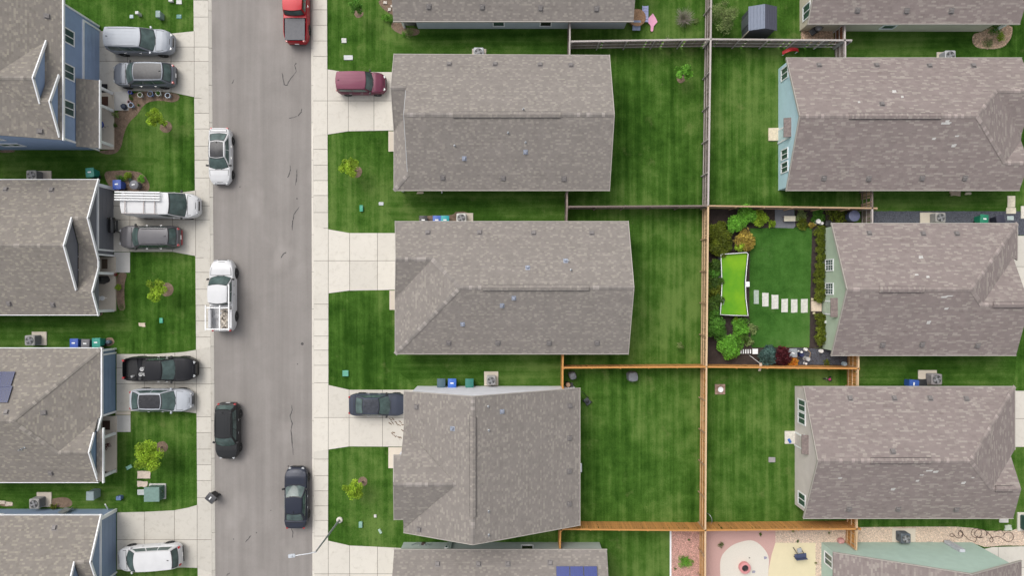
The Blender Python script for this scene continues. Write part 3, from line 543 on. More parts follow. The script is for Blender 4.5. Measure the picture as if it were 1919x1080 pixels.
h.caps(((523, -296, 4.9), (613, -296, 4.9)), ((718, -296, 4.9), (784, -296, 4.9)), ((784, -296, 4.9), (902, -177, 2.4)), ((784, -296, 4.9), (840, -352, 3.72)), ((840, -352, 3.72), (845, -352, 3.72))); h.ridgevent((613.5, -296, 4.93), (717, -296, 4.93)); h.ridgevent((846, -352, 3.75), (876, -352, 3.75))
h = House('mint-green house with tall plain gable wall above the gravel strip', 735, -600, [
 [(576.5, -475, 2.4), (763, -475, 6.5), (763, -720, 6.5), (576.5, -720, 2.4)], [(763, -475, 6.5), (886, -475, 4.05), (886, -720, 4.05), (763, -720, 6.5)]], SH_R, (.40, .52, .45)); R4 = h
h.wall((862, -477), (579.5, -477), [(0, 4.3), (.35, 6.36), (1, 2.42)]); h.wall((579.5, -477), (579.5, -713)); h.wall((579.5, -713), (862, -713), [(0, 2.42), (.65, 6.36), (1, 4.3)]); h.wall((862, -713), (862, -477), [(0, 4.3), (1, 4.3)])
h.window(0, 579.5, -498, .7, 1.95, .85, -1); h.box('downspout', M('downspout grey', (.45, .46, .50), .5), (806, -476.5), (816, -471), .25, 2.2)
h.trim([(576.5, -475, 2.4), (763, -475, 6.5), (886, -475, 4.05)], mat=TAN); h.caps(((763, -475, 6.5), (763, -720, 6.5)))
# --- west row
h = House('two-storey blue house with two gables and three upper windows', -880, 375, [
 [(-766, 253, 5), (-766, 497, 5), (-888, 497, 7.44), (-888, 253, 7.44)], [(-888, 253, 7.44), (-888, 497, 7.44), (-1010, 497, 5), (-1010, 253, 5)],
 [(-788, 418, 5.48), (-788, 346, 6.88), (-859, 346, 6.88)], [(-859, 346, 6.88), (-788, 346, 6.88), (-788, 311, 6.2), (-771, 311, 6.2), (-771, 258, 5.13)],
 [(-788, 311, 6.2), (-771, 311, 6.2), (-771, 362, 5.19), (-788, 348, 5.48)], [(-772, 372, 3.1), (-738, 372, 2.5), (-738, 251, 2.5), (-772, 251, 3.1)]], SH_L, (.25, .335, .50)); L1 = h
h.wall((-773.5, 259), (-773.5, 490), [(0, 5.0), (1, 5.0)]); h.wall((-1003, 259), (-773.5, 259), [(0, 5), (.5, 7.3), (1, 5)]); h.wall((-773.5, 490), (-1003, 490), [(0, 5), (.5, 7.3), (1, 5)]); h.wall((-1003, 490), (-1003, 259), [(0, 5), (1, 5)])
h.face([(-790, 418, 5.3), (-790, 346, 6.76), (-790, 311, 6.1), (-790, 311, 5.3)]); h.face([(-773, 362, 5.0), (-773, 311, 6.08), (-773, 258, 5.0)])
for c in (439, 377, 313.7): h.window(0, -773.5, c, 3.3, 4.5, 1.0, 1)
h.garage(-773.5, 369, 481, 2.1, 1, sidingmat('blue garage door', (.27, .36, .53), .5)); h.window(1, 259, -905, 1.6, 2.5, 1.6, -1); h.window(1, 259, -905, 3.8, 4.7, 1.6, -1)
h.trim([(-766, 253, 5), (-766, 497, 5)], [(-788, 418, 5.48), (-788, 346, 6.88), (-788, 309, 6.16)], [(-771, 362, 5.19), (-771, 311, 6.2), (-771, 258, 5.13)], [(-738, 372, 2.5), (-738, 251, 2.5)], w=.09, h=.2)
h.trim([(-773, 490.5, .1), (-773, 490.5, 5)], [(-773, 258, .1), (-773, 258, 5)], w=.12, h=.12, name='corner_board', dz=0)
for y in (364, 332, 266): h.box('porch_post', TRIM, (-749.5, y-2.2), (-745, y+2.2), .12, 2.48)
h.trim([(-747, 370, 2.32), (-747, 254, 2.32)], w=.14, h=.24, name='porch_beam', dz=0); h.door(-773.5, 345, 1, RB()); h.vents([(88, 30), (75, 246)]); h.caps(((-859, 346, 6.88), (-788, 346, 6.88)))
def villa(label, off, wallcol, doorcol, sh=SH_L, mini=False):
    h = House(label, -900+off[0], 73+off[1], [
     [(-1060, 195, 2.4), (-742, 195, 2.4), (-742, 122.5, 3.755), (-770, 122.5, 3.755), (-770, 73, 4.68), (-1060, 73, 4.68)], [(-742, 122.5, 3.755), (-742, 50, 2.4), (-770, 78, 2.92), (-770, 122.5, 3.755)],
     [(-742, -6.6, 3.19), (-742, 35.6, 2.4), (-770, 7.8, 2.92), (-770, -6.6, 3.19)], [(-742, 50, 2.4), (-742, 35.6, 2.4), (-770, 7.8, 2.92), (-770, 78, 2.92)],
     [(-1060, 73, 4.68), (-770, 73, 4.68), (-770, -6.6, 3.19), (-742, -6.6, 3.19), (-742, -48.8, 2.4), (-1060, -48.8, 2.4)]], sh, wallcol, off)
    h.face([(-772, 122.5, 3.7), (-772, 73, 4.6), (-772, -6.6, 3.1), (-772, 7.8, 2.85), (-772, 78, 2.85)]); f = (188-122.5)/128
    h.wall((-747, 60), (-747, 188), [(0, 2.45), (1-f, 3.62), (1, 2.45)]); h.wall((-747, 188), (-1050, 188)); h.wall((-1050, 188), (-1050, -42), gable_top(188, -42, 73, 2.42, 4.5)); h.wall((-1050, -42), (-785, -42)); h.wall((-785, -42), (-785, 60)); h.wall((-785, 60), (-747, 60))
    h.face([(-744, 33, 2.35), (-744, -6.6, 3.08), (-744, -46, 2.35), (-744, -46, 2.18), (-744, 33, 2.18)], 'porch_gable'); h.garage(-747, 71, 183, 2.12, 1, M('garage door '+label[:9], doorcol, .6, var=.05, scale=1))
    h.trim([(-742, 195, 2.4), (-742, 122.5, 3.755), (-742, 50, 2.4), (-742, 35.6, 2.4), (-742, -6.6, 3.19), (-742, -48.8, 2.4)], [(-770, 122.5, 3.77), (-770, 73, 4.68), (-770, -3, 3.25)], w=.09, h=.2)
    h.trim([(-1060, -48.8, 2.4), (-742, -48.8, 2.4)], [(-1060, 195, 2.4), (-742, 195, 2.4)], w=.05); h.trim([(-746, 187.5, .05), (-746, 187.5, 2.42)], [(-746, 60.5, .05), (-746, 60.5, 2.42)], w=.13, h=.13, name='corner_board', dz=0)
    for y in (27, -42): h.box('porch_post', TRIM, (-749, y-2.4), (-744, y+2.4), .1, 2.3)
    h.trim([(-746, 58, 2.25), (-746, -44, 2.25)], w=.12, h=.22, name='porch_beam', dz=0); h.door(-785, 45, 1, RB()); h.caps(((-1060, 73, 4.68), (-770, 73, 4.68)), ((-770, 122.5, 3.755), (-742, 122.5, 3.755))); return h
L2 = villa('grey gabled house beside the white work van', (0, 0), (.15, .155, .175), (.15, .155, .175)); L2.vents([(11, 355), (97, 356), (17, 569), (99, 571)])
L4 = villa('steel-blue gabled house beside the white minivan', (4.6, -602.6), (.21, .275, .38), (.205, .27, .375)); L4.vents([(102, 990)]); L4.window(1, -414.8+602.6, -952, 1.3, 2.1, 1.3, 1)
h = House('hip-roofed blue house beside the black pickup', -900, -228, [
 [(-1060, -107.7, 2.4), (-736, -107.7, 2.4), (-857, -228.6, 4.8), (-1060, -228.6, 4.8)], [(-857, -228.6, 4.8), (-736, -107.7, 2.4), (-736, -228.6, 2.4), (-742, -234.5, 2.52), (-796.5, -289, 3.6)],
 [(-796.5, -289, 3.6), (-742, -234.5, 2.52), (-742, -289, 3.6)], [(-1060, -228.6, 4.8), (-857, -228.6, 4.8), (-796.5, -289, 3.6), (-742, -289, 3.6), (-742, -349.5, 2.4), (-1060, -349.5, 2.4)],
 [(-742, -258, 2.62), (-733, -252, 2.42), (-733, -349.5, 2.42), (-742, -343, 2.62)]], SH_L, (.175, .26, .37)); L3 = h
h.face([(-744, -256, 2.9), (-744, -289, 3.5), (-744, -338, 2.6), (-744, -338, 2.45), (-744, -256, 2.45)]); h.wall((-743.5, -233), (-743.5, -113.5)); h.wall((-743.5, -113.5), (-1050, -113.5)); h.wall((-1050, -113.5), (-1050, -344), gable_top(-113.5, -344, -228.6, 2.42, 4.6)); h.wall((-1050, -344), (-785, -344)); h.wall((-785, -344), (-785, -233)); h.wall((-785, -233), (-743.5, -233))
h.garage(-743.5, -230, -123, 2.12, 1, sidingmat('blue slate door', (.165, .25, .355), .5))
h.trim([(-736, -107.7, 2.4), (-736, -228.6, 2.4), (-741, -256, 2.6)], [(-742, -258, 2.98), (-742, -289, 3.6), (-742, -345, 2.5)], [(-733, -252, 2.42), (-733, -349.5, 2.42)], w=.09, h=.2); h.trim([(-1060, -349.5, 2.4), (-742, -349.5, 2.4)], [(-1060, -107.7, 2.4), (-736, -107.7, 2.4)])
for y in (-272, -342): h.box('porch_post', TRIM, (-744.5, y-2.4), (-740, y+2.4), .1, 2.35)
h.trim([(-742, -235, 2.3), (-742, -344, 2.3)], w=.12, h=.22, name='porch_beam', dz=0); h.trim([(-742.5, -114, .05), (-742.5, -114, 2.4)], [(-742.5, -232, .05), (-742.5, -232, 2.4)], w=.13, h=.13, name='corner_board', dz=0); h.door(-785, -248, 1, RB())
h.vents([(12, 773), (82, 774), (95, 887)]); h.pipes([(40, 843), (46, 840)]); h.caps(((-1060, -228.6, 4.8), (-857, -228.6, 4.8)), ((-857, -228.6, 4.8), (-736, -107.7, 2.4)), ((-857, -228.6, 4.8), (-796.5, -289, 3.6)), ((-796.5, -289, 3.6), (-742, -289, 3.6)))
# solar panels lie on two roofs: each panel is a thing
PV = M('solar cells', (.010, .018, .075), .15, var=.25, scale=3, stretch=(8, 1, 1), spec=.6)
def panel(house, px, py, w, d, label, group, pv=None):
    r = house.hit(px, py)
    if r is None: return
    q, u, v, n = r; root = thing('solar_panel', label, 'solar panel', tuple(q), 0, group)
    def place(mb, nm, mt, par): mb.v = [tuple(u*a+v*b+n*c) for a, b, c in mb.v]; return mb.build(nm, mt, par)
    m = MB(); m.box((0, 0, .10), (w-.04, d-.04, .03)); place(m, 'cell_sheet', pv or PV, root); m = MB()
    for c, dd in (((0, d/2-.015, .1), (w, .03, .045)), ((0, -d/2+.015, .1), (w, .03, .045)), ((w/2-.015, 0, .1), (.03, d-.06, .045)), ((-w/2+.015, 0, .1), (.03, d-.06, .045))): m.box(c, dd)
    place(m, 'frame', M('panel frame', (.06, .07, .13), .4, .4), root); m = MB()
    for i in range(1, 6): m.box((-w/2+w*i/6, 0, .1165), (.012, d-.06, .004))
    place(m, 'busbar', M('busbar', (.035, .045, .14), .4, .3), root); m = MB()
    for a in (-w*.3, w*.3): m.box((a, 0, .04), (.05, d*.9, .08))
    place(m, 'mount', GALV, root)
for i, x in enumerate((1055, 1081, 1107)): panel(C4, x, 1084, 1.02, 1.65, 'dark blue solar panel in a row of three on the sage-green house roof', 'panels on the sage house roof', M('solar cells bright', (.028, .045, .20), .3, var=.12, scale=3))
for x, y in ((13, 713), (-12, 713), (8, 740), (-17, 740)): panel(L3, x, y, 1.0, 1.28, 'dark blue solar panel on the hip-roofed blue house', 'panels on the hip roof')
for hs_ in ((-213, 478.5, 218, 720), (-205, 183, 167, 412), (-203, -112, 201, 112), (-196, -420, 116, -184), (-203, -702, 164, -477), (539, 481, 890, 700), (499, 183, 905, 411), (582, -114, 890, 112), (530, -406, 890, -184), (579, -713, 862, -477), (-1003, 259, -773, 490), (-1050, -44, -745, 188), (-1050, -345, -743, -113), (-1050, -650, -742, -414)):
    EXC.append([(hs_[0]/S, hs_[1]/S), (hs_[2]/S, hs_[1]/S), (hs_[2]/S, hs_[3]/S), (hs_[0]/S, hs_[3]/S)])
# ---------------------------------------------------------------- fences: every post, rail and board is a piece
def wood(name, a, b): return M(name, a, .85, var=.1, scale=3, bump=.25, bscale=30, rand=.16, stretch=(6, 6, .7), col2=b)
W_OLD = wood('weathered fence wood', (.16, .115, .095), (.25, .20, .18)); W_MID = wood('tan fence wood', (.33, .21, .12), (.46, .32, .20)); W_NEW = wood('new cedar', (.40, .175, .045), (.56, .28, .085)); W_RED = wood('red-stained wood', (.16, .045, .022), (.22, .07, .035)); W_GREYR = wood('grey fence rail', (.33, .29, .27), (.46, .42, .40))
W_TOP = wood('pale rail wood', (.55, .37, .21), (.68, .50, .32))
BOARD = {}
def fence(label, p0, p1, boards, rails, side, nr=3, pitch=.152, bw=.14, hgt=1.83, miss=0.0, cap=False, posts=True, wob=.0):
    """p0, p1 photo pixels on the ground; boards stand on the `side` (+1 left of p0->p1) of the rails"""
    a, b = Vector(P(*p0)), Vector(P(*p1)); d = b-a; L = d.length; d.normalize(); nrm = Vector((-d.y, d.x, 0))*side; ang = math.atan2(d.y, d.x)
    root = thing('wood_fence', label, 'fence', tuple(a), ang, 'wooden fences between the yards'); sgn = side
    key = (round(bw, 3), round(hgt, 2), boards.name)
    if key not in BOARD:
        m = MB(); m.add([(-bw/2, -.009, .03), (bw/2, -.009, .03), (bw/2, .009, .03), (-bw/2, .009, .03), (-bw/2, -.009, hgt-.04), (bw/2, -.009, hgt-.04), (bw/2, .009, hgt-.04), (-bw/2, .009, hgt-.04), (-bw/2+.03, -.009, hgt), (bw/2-.03, -.009, hgt), (bw/2-.03, .009, hgt), (-bw/2+.03, .009, hgt)],
              [(3, 2, 1, 0), (0, 1, 5, 4), (1, 2, 6, 5), (2, 3, 7, 6), (3, 0, 4, 7), (4, 5, 9, 8), (5, 6, 10, 9), (6, 7, 11, 10), (7, 4, 8, 11), (8, 9, 10, 11)])
        o = m.build('board', boards); BOARD[key] = o.data; bpy.data.objects.remove(o)
    n = max(1, int(L/pitch)); st = L/n
    for i in range(n):
        if random.random() < miss: continue
        o = bpy.data.objects.new('board', BOARD[key]); link(o); o.parent = root
        o.location = ((i+.5)*st, sgn*(.055+random.uniform(-.004, .004)), random.uniform(-.03, .015)+wob*math.sin(i*.13)); o.rotation_euler = (random.gauss(0, .012), random.gauss(0, .012), random.gauss(0, .02))
    for z in ([.32, .95, 1.6] if nr == 3 else [.4, 1.5])[:nr]:
        m = MB(); k = max(1, int(round(L/2.4)))
        for i in range(k): m = MB(); m.box((L*(i+.5)/k, sgn*.022, z*hgt/1.83+random.uniform(-.012, .012)), (L/k-.008, .04, .088)); m.build('rail', rails, root)
    if cap: m = MB(); m.box((L/2, sgn*.03, hgt+.012), (L, .12, .03)); m.build('top_cap', rails, root)
    if posts:
        k = max(1, int(round(L/2.4)))
        for i in range(k+1):
            m = MB(); m.box((min(max(L*i/k, .05), L-.05), -sgn*.045, hgt/2-.02), (.09, .088, hgt+.02), ch=.012); m.build('post', rails if rails is not W_TOP else W_MID, root)
    return root
def fx(y): return float(np.interp(y, [-100, 0, 390, 810, 1080, 1200], [1321.5, 1320.3, 1314.5, 1310, 1309, 1308.5]))
# long fence between the two rows of back yards; boards on its far (east) side
for y0, y1, bd, rl, lab in ((-30, 88, W_OLD, W_GREYR, 'weathered fence run beside the bare shrub and metal shed'), (88, 391, W_OLD, W_GREYR, 'weathered grey fence run beside the light blue house lawn'), (391, 686, W_MID, W_TOP, 'tan fence run behind the green pool and garden shrubs'), (686, 980, W_NEW, W_TOP, 'new pale cedar fence run beside the large mown back lawn'), (980, 1120, W_NEW, W_TOP, 'new cedar fence run beside the pink gravel strip')):
    fence(lab, (fx(y0), y0), (fx(y1), y1), bd, rl, 1, cap=True)
fence('weathered open fence behind the blue lounger and pink toy', (1067, 93), (1319, 89), W_OLD, W_GREYR, 1, miss=.12, cap=True); fence('weathered open fence behind the metal shed', (1320, 89), (1576, 91), W_OLD, W_GREYR, 1, miss=.12, cap=True)
fence('thin grey-brown fence between two mown back lawns', (1062, 393), (1314, 391.5), W_OLD, W_OLD, 1, cap=True); fence('brown fence behind the dark slate pad and white bench', (1315, 391.5), (1622, 396), W_OLD, W_MID, 1, cap=True, nr=2)
fence('orange cedar fence beside the covered square fire table', (1053, 685.5), (1311, 684), W_NEW, W_NEW, 1, cap=True); fence('orange cedar fence below the red-leaved shrub and garden ornaments', (1312, 684), (1590, 687), W_NEW, W_NEW, 1, cap=True)
fence('bright cedar board fence running from the tall white-walled house', (1050, 978.5), (1310, 981), W_NEW, W_NEW, 1, cap=True); fence('bright cedar board fence above the firepit patio', (1310, 980.5), (1592, 978), W_NEW, W_NEW, 1, cap=True)
fence('short weathered fence beside pale blue-grey siding', (1065, 54), (1065, 93), W_OLD, W_GREYR, -1, cap=True); fence('short weathered fence joining the maroon-car house to its lot fence', (1064.5, 93), (1064.5, 128), W_OLD, W_GREYR, -1, cap=True)
fence('short grey fence below the maroon-car house', (1060, 365), (1060, 393), W_OLD, W_OLD, -1, cap=True); fence('short grey fence above the cross-hipped house', (1060, 393), (1059, 424), W_OLD, W_OLD, -1, cap=True)
fence('short cedar fence below the cross-hipped house', (1053, 651), (1052, 685), W_NEW, W_NEW, -1, cap=True); fence('short cedar fence beside the tall white house wall', (1052, 685), (1052, 723), W_NEW, W_NEW, -1, cap=True); fence('short cedar fence beside sage siding', (1048, 981), (1047, 1016), W_NEW, W_NEW, -1, cap=True)
fence('red-stained gate panel beside the pebble patio', (1562, 60), (1562, 91), W_RED, W_GREYR, 1, cap=True); fence('short weathered fence above the light blue house', (1563, 91), (1563, 128), W_OLD, W_GREYR, 1, cap=True)
fence('brown lattice gate below the light blue house', (1612, 360), (1612, 394), W_MID, W_OLD, 1, cap=True, miss=.2); fence('dark weathered fence beside the rain barrel', (1612, 394), (1612, 427), W_OLD, W_GREYR, 1, cap=True, miss=.15)
fence('cedar gate with diagonal brace below the sage house', (1587, 655), (1587, 686), W_NEW, W_TOP, 1, cap=True); fence('cedar fence panel above the taupe house', (1586, 686), (1586, 724), W_NEW, W_TOP, 1, cap=True)
fence('dark cedar gate below the taupe house', (1584, 948), (1584, 979), W_NEW, W_TOP, 1, cap=True); fence('cedar gate leaning against mint siding', (1584, 980), (1583, 1016), W_NEW, W_TOP, 1, cap=True)
# ---------------------------------------------------------------- vehicles
def paint(name, col, metal=.3, rough=.32): return M('paint '+name, col, rough, metal, var=.05, scale=1.2, coat=.12, spec=.22)
REDL = M('tail light red', (.35, .012, .015), .15, var=.2, coat=1); HEADL = M('headlamp', (.40, .41, .42), .15, 0, var=.15, coat=1); GRIL = M('grille black', (.012, .012, .013), .4)
def car(label, cat, gxy, yaw, L, W, Ht, mat, cowl, wtop, rtop, rbase, belt=.98, hood=.86, kind='suv', roofmat=None, wheelr=.34, rails=False, wb=.885, wt=.70, bed=None, trim=None, zb=.22, nwin=2, deck=None, nose=.5, group=None, trimlow=None, tailred=True, bulge=.22, fin=True):
    """x forward. cowl/wtop = windscreen base/top, rtop/rbase = rear glass top/base, measured from the nose in metres"""
    root = thing(cat.replace(' ', '_'), label, cat, (gxy[0]/S, gxy[1]/S, -.075 if -560 < gxy[0] < -370 else .05), yaw, group)
    xf, xr = L/2, -L/2; xc, xw, xt, xb = xf-cowl, xf-wtop, xf-rtop, xf-rbase; hw = W/2; deck = deck or belt
    ax = [xf-.90*L/4.8, xr+1.0*L/4.8]
    def wid(x):
        a = .30*L; t = max(0, (abs(x)-a)/(L/2-a)); return hw*(1-(.37 if x > 0 else .25)*t**(2.4 if x > 0 else 3.0))
    zx = [xr, xr+.05, xr+.16, xb-.02, xb+.1, xc, xf-.75, xf-.28, xf-.1, xf]; zy = [deck*.80, deck*.95, deck, deck+.01, belt, belt, (belt+hood)/2+.05, hood, hood-.12, hood-.30]
    if xb-.02 <= xr+.16: zx = [xr, xr+.05, xr+.16, xc, xf-.75, xf-.28, xf-.1, xf]; zy = [belt*.82, belt*.95, belt, belt, (belt+hood)/2+.05, hood, hood-.12, hood-.30]
    zt = lambda x: float(np.interp(x, zx, zy))
    def arch(x):
        z = 0
        for w in ax:
            q = wheelr+.07
            if abs(x-w) < q: z = max(z, wheelr+math.sqrt(q*q-(x-w)**2)*.93)
        return z
    xs = sorted(set([round(v, 3) for v in list(np.linspace(xr, xf, 40))+[xr+.02, xr+.05, xf-.02, xf-.05, xf-.1]+[w+s_*(wheelr+.07) for w in ax for s_ in (-1.001, -.97, -.85, .85, .97, 1.001)]]))
    if bed: xs = sorted(set(xs+[bed[0]-.001, bed[0]+.001, bed[1]-.001, bed[1]+.001]))
    rows = []
    for x in xs:
        w, t, lo, ar = wid(x), zt(x), zb+.10*max(0, (abs(x)-.42*L)/(.08*L)), arch(x); e = 1-.10*max(0, (abs(x)-L/2+.12)/.12)
        inb = bed and bed[0] <= x <= bed[1]
        half = [(0, max(lo, ar*.9)), (.80*w, max(lo, ar*.95)), (.975*w, max(lo+.10, ar)), (w, max(lo+(t-lo)*.46, ar+.02)), (.985*w, max(lo+(t-lo)*.76, ar+.05)), (.945*w, t-.045), (.89*w, t)]
        half += [(.865*w, bed[2]), (0, bed[2])] if inb else [(.55*w, t+.028), (0, t+.045)]
        ring = [(x, y*e, z) for y, z in half]+[(x, -y*e, z) for y, z in half[-2:0:-1]]; rows.append(ring)
    m = MB(); n = len(rows[0]); vs = [v for r_ in rows for v in r_]; fs = [(i*n+j, i*n+(j+1) % n, (i+1)*n+(j+1) % n, (i+1)*n+j) for i in range(len(rows)-1) for j in range(n)]
    fs += [tuple(range(n)), tuple(range(len(vs)-1, len(vs)-n-1, -1))]; m.add(vs, fs); m.build('body', mat, root, smooth=34)
    # cabin
    zr = Ht-.03; cb, ct = hw*wb, hw*wt
    def fr(y, s_): return Vector((xc+(xw-xc)*s_+bulge*(1-.45*s_)*(1-y*y)-bulge*.6, y*(cb+(ct-cb)*s_+.03*math.sin(PI*s_)), belt+(zr-belt)*s_**.92))
    br = .10
    def rr(y, s_): return Vector((xb+(xt-xb)*s_-br*(1-y*y)+br*.5, y*(cb*.96+(ct*.97-cb*.96)*s_+.03*math.sin(PI*s_)), deck+(zr-deck)*s_**.92))
    def sd(t, s_, g_): a, b = fr(1, s_), rr(1, s_); p = a.lerp(b, t); p.y = p.y+.035*math.sin(PI*t)*(1-s_*.3); p.z = p.z; p.y *= g_; return p
    def rf(t, y): a, b = fr(y, 1), rr(y, 1); p = a.lerp(b, t); p.z += .035*(1-y*y)+.03*math.sin(PI*min(1, t*1.05)); e_ = sd(t, 1, 1).y; p.y = y*e_; return p
    I = lambda a, b, n_: np.linspace(a, b, n_)
    m = MB()
    m.grid([[fr(y, s_) for y in I(-1, 1, 9)] for s_ in I(0, 1, 6)]); m.grid([[rr(y, s_) for y in I(-1, 1, 9)] for s_ in I(0, 1, 6)])
    for g_ in (-1, 1): m.grid([[sd(t, s_, g_) for t in I(0, 1, 13)] for s_ in I(0, 1, 6)])
    m.grid([[rf(t, y) for y in I(-1, 1, 9)] for t in I(0, 1, 13)]); m.build('cabin', mat, root, smooth=50, bevel=.035)
    def patch(name, f, us, vs_, off, mt, par=root):
        g_ = [[f(a, b) for b in vs_] for a in us]; out = []
        for i, row in enumerate(g_):
            o = []
            for j, p in enumerate(row):
                du = g_[min(i+1, len(g_)-1)][j]-g_[max(i-1, 0)][j]; dv = row[min(j+1, len(row)-1)]-row[max(j-1, 0)]; nn = du.cross(dv).normalized()
                c = p-Vector((xc*.3+xb*.7, 0, belt*.8)); nn = nn if nn.dot(c) > 0 else -nn; o.append(p+nn*off)
            out.append(o)
        mm = MB(); mm.grid(out); mm.grid([[p-(p-Vector((0, 0, belt))).normalized()*.02 for p in r_] for r_ in out]); return mm.build(name, mt, par, smooth=60)
    patch('windshield_seal', lambda s_, y: fr(y, s_), I(.0, .985, 6), I(-.95, .95, 11), .006, BLACK)
    patch('windshield', lambda s_, y: fr(y, s_), I(.03, .93, 6), I(-.90, .90, 11), .012, DGLASS)
    patch('rear_seal', lambda s_, y: rr(y, s_), I(.08, .95, 5), I(-.91, .91, 9), .006, BLACK)
    patch('rear_window', lambda s_, y: rr(y, s_), I(.14, .88, 5), I(-.84, .84, 9), .012, DGLASS)
    for g_ in (-1, 1):
        cut = np.linspace(.045, .93, nwin+1) if kind != 'van' else [.04, .26]
        for a, b in zip(cut[:-1], cut[1:]): patch('side_window', lambda t, s_, g_=g_: sd(t, s_, g_), I(a+.012, b-.012, 6), I(.12, .84, 4), .014, DGLASS)
    if roofmat: patch('roof_panel', rf, I(.03, .97, 10), I(-.86, .86, 9), .012, roofmat)
    else: patch('roof_panel', rf, I(.03, .97, 10), I(-.88, .88, 9), .006, mat)
    if kind in ('suv', 'van') and not roofmat:
        for y in (-.55, -.2, .2, .55): patch('roof_rib', rf, I(.12, .88, 6), I(y-.02, y+.02, 2), .016, mat)
    hd = lambda x, y: Vector((x-(.16*y*y*max(0, (x-xc)/(xf-xc)) if x > 0 else 0), y*wid(x)*(1-.06*max(0, (x-xc)/(xf-xc))**2), zt(x)+.045*(1-y*y)))
    patch('hood_seam', hd, I(xf-.17, xc+.11, 9), I(-.835, .835, 9), .006, BLACK)
    patch('hood', hd, I(xf-.2, xc+.14, 9), I(-.80, .80, 9), .012, mat)
    if kind == 'sedan': patch('trunk_seam', hd, I(xr+.14, xb-.11, 5), I(-.795, .795, 7), .006, BLACK)
    if kind == 'sedan': patch('trunk_lid', hd, I(xr+.17, xb-.14, 5), I(-.76, .76, 7), .012, mat)
    if rails:
        for g_ in (-1, 1):
            q = [rf(t, .87*g_)+Vector((0, 0, .055 if .02 < i/8 < .98 else .0)) for i, t in enumerate(I(.06, .94, 9))]; mm = MB(); mm.tube(q, .018, 6); mm.build('roof_rail', trim or BLACK, root, smooth=40)
    for g_ in (-1, 1):
        mm = MB(); p = sd(.03, .12, g_); mm.box(p+Vector((.05, g_*.13, .02)), (.14, .20, .13), g_*.25, .03); mm.bar(p, p+Vector((.03, g_*.08, .02)), .06, .05); mm.build('mirror', trim or BLACK, root)
        mm = MB(); ys = .86*wid(xf-.12); mm.box((xf-.18, g_*ys*.93, hood-.135), (.32, .20, .12), -g_*.55, .03); mm.build('headlight', HEADL, root)
        mm = MB(); ys = wid(xr+.06); mm.box((xr+.085, g_*(ys-.09), deck-.13), (.18, .17, .22 if kind != 'van' else .5), g_*.25, .03); mm.build('tail_light', REDL, root)
        for w in ax:
            wo = thing_part('wheel', root, (w, g_*(hw-.115), wheelr))
        for t in ((.28, .62) if kind != 'van' else (.2,)):
            p = sd(t, 0, g_); mm = MB(); mm.box((p.x, g_*(wid(p.x)+.004), belt-.13), (.17, .03, .03)); mm.build('door_handle', CHROME, root)
    mm = MB(); w = wid(xf-.03); mm.box((xf-.035, 0, hood-.28), (.09, w*1.15, .17), 0, .02); mm.build('grille', GRIL, root)
    mm = MB(); mm.box((xf-.06, 0, .40), (.12, w*1.62, .15), 0, .04); mm.build('front_bumper', trimlow or BLACK, root)
    mm = MB(); mm.box((xr+.05, 0, .45), (.13, wid(xr)*1.8, .18), 0, .04); mm.build('rear_bumper', trimlow or BLACK, root)
    mm = MB(); mm.box((xr-.012, 0, .62), (.02, .34, .16)); mm.build('number_plate', WHITE, root)
    mm = MB()
    for y in (-.38, .18): a, b = fr(y, .02), fr(y+.42, .10); mm.bar(a+Vector((.03, 0, .03)), b+Vector((.02, 0, .03)), .016, .014)
    mm.build('wiper', BLACK, root)
    if fin: mm = MB(); p = rf(.9, 0); mm.box(p+Vector((0, 0, .03)), (.14, .04, .07), 0, .012); mm.build('antenna', BLACK, root)
    root['_dim'] = 0; del root['_dim']; return root, dict(rf=rf, fr=fr, rr=rr, sd=sd, wid=wid, zt=zt)
WHEEL = {}
def thing_part(name, root, loc):
    key = round(loc[2], 2)
    if key not in WHEEL:
        r = loc[2]; m = MB(); m.lathe([(r*.62, -.10), (r*.9, -.11), (r, -.085), (r, .085), (r*.9, .11), (r*.62, .10)], 22, axis='y'); t = m.build('tyre', RUB, None, smooth=40)
        m = MB(); m.lathe([(r*.62, .09), (r*.60, -.09), (r*.5, -.03), (r*.5, .03)], 20, axis='y')
        for s_ in (-1, 1):
            for k in range(5): a = 2*PI*k/5; m.bar((0, s_*.085, 0), (math.cos(a)*r*.58, s_*.075, math.sin(a)*r*.58), .075, .03, up=(0, 1, 0))
            m.lathe([(.07, s_*.07), (.06, s_*.10)], 10, axis='y')
        q = m.build('rim', M('wheel alloy', (.32, .32, .33), .35, .8), None); WHEEL[key] = (t.data, q.data); bpy.data.objects.remove(t); bpy.data.objects.remove(q)
    t, q = WHEEL[key]; o = bpy.data.objects.new('wheel', t); link(o); o.parent = root; o.location = loc
    p = bpy.data.objects.new('rim', q); link(p); p.parent = o; return o
SILV = paint('silver', (.27, .29, .325), .15, .4); GUN = paint('gunmetal', (.16, .165, .18), .6); GUN2 = paint('grey purple', (.115, .112, .12), .2); WHT = paint('white', (.60, .60, .608), 0); BLK = paint('black', (.016, .016, .019), .2); NAVY = paint('dark blue grey', (.055, .063, .088), .15); NAVY2 = paint('midnight', (.028, .032, .048), .15); MAR = paint('maroon', (.135, .032, .06), .2, .4); RED = paint('red', (.34, .006, .015), .1); BLKR = M('dark glass roof', (.036, .036, .04), .2, 0, var=.25, spec=.28); LGREY = paint('pale grey', (.42, .44, .475), .1)
car('large silver SUV parked on the driveway beside the grey SUV', 'car', (-685, 455), R(-1.5), 5.2, 2.0, 1.92, SILV, 1.30, 2.05, 4.95, 5.12, 1.14, 1.06, rails=True, wheelr=.39, wt=.76, nwin=3, trim=LGREY, deck=1.14)
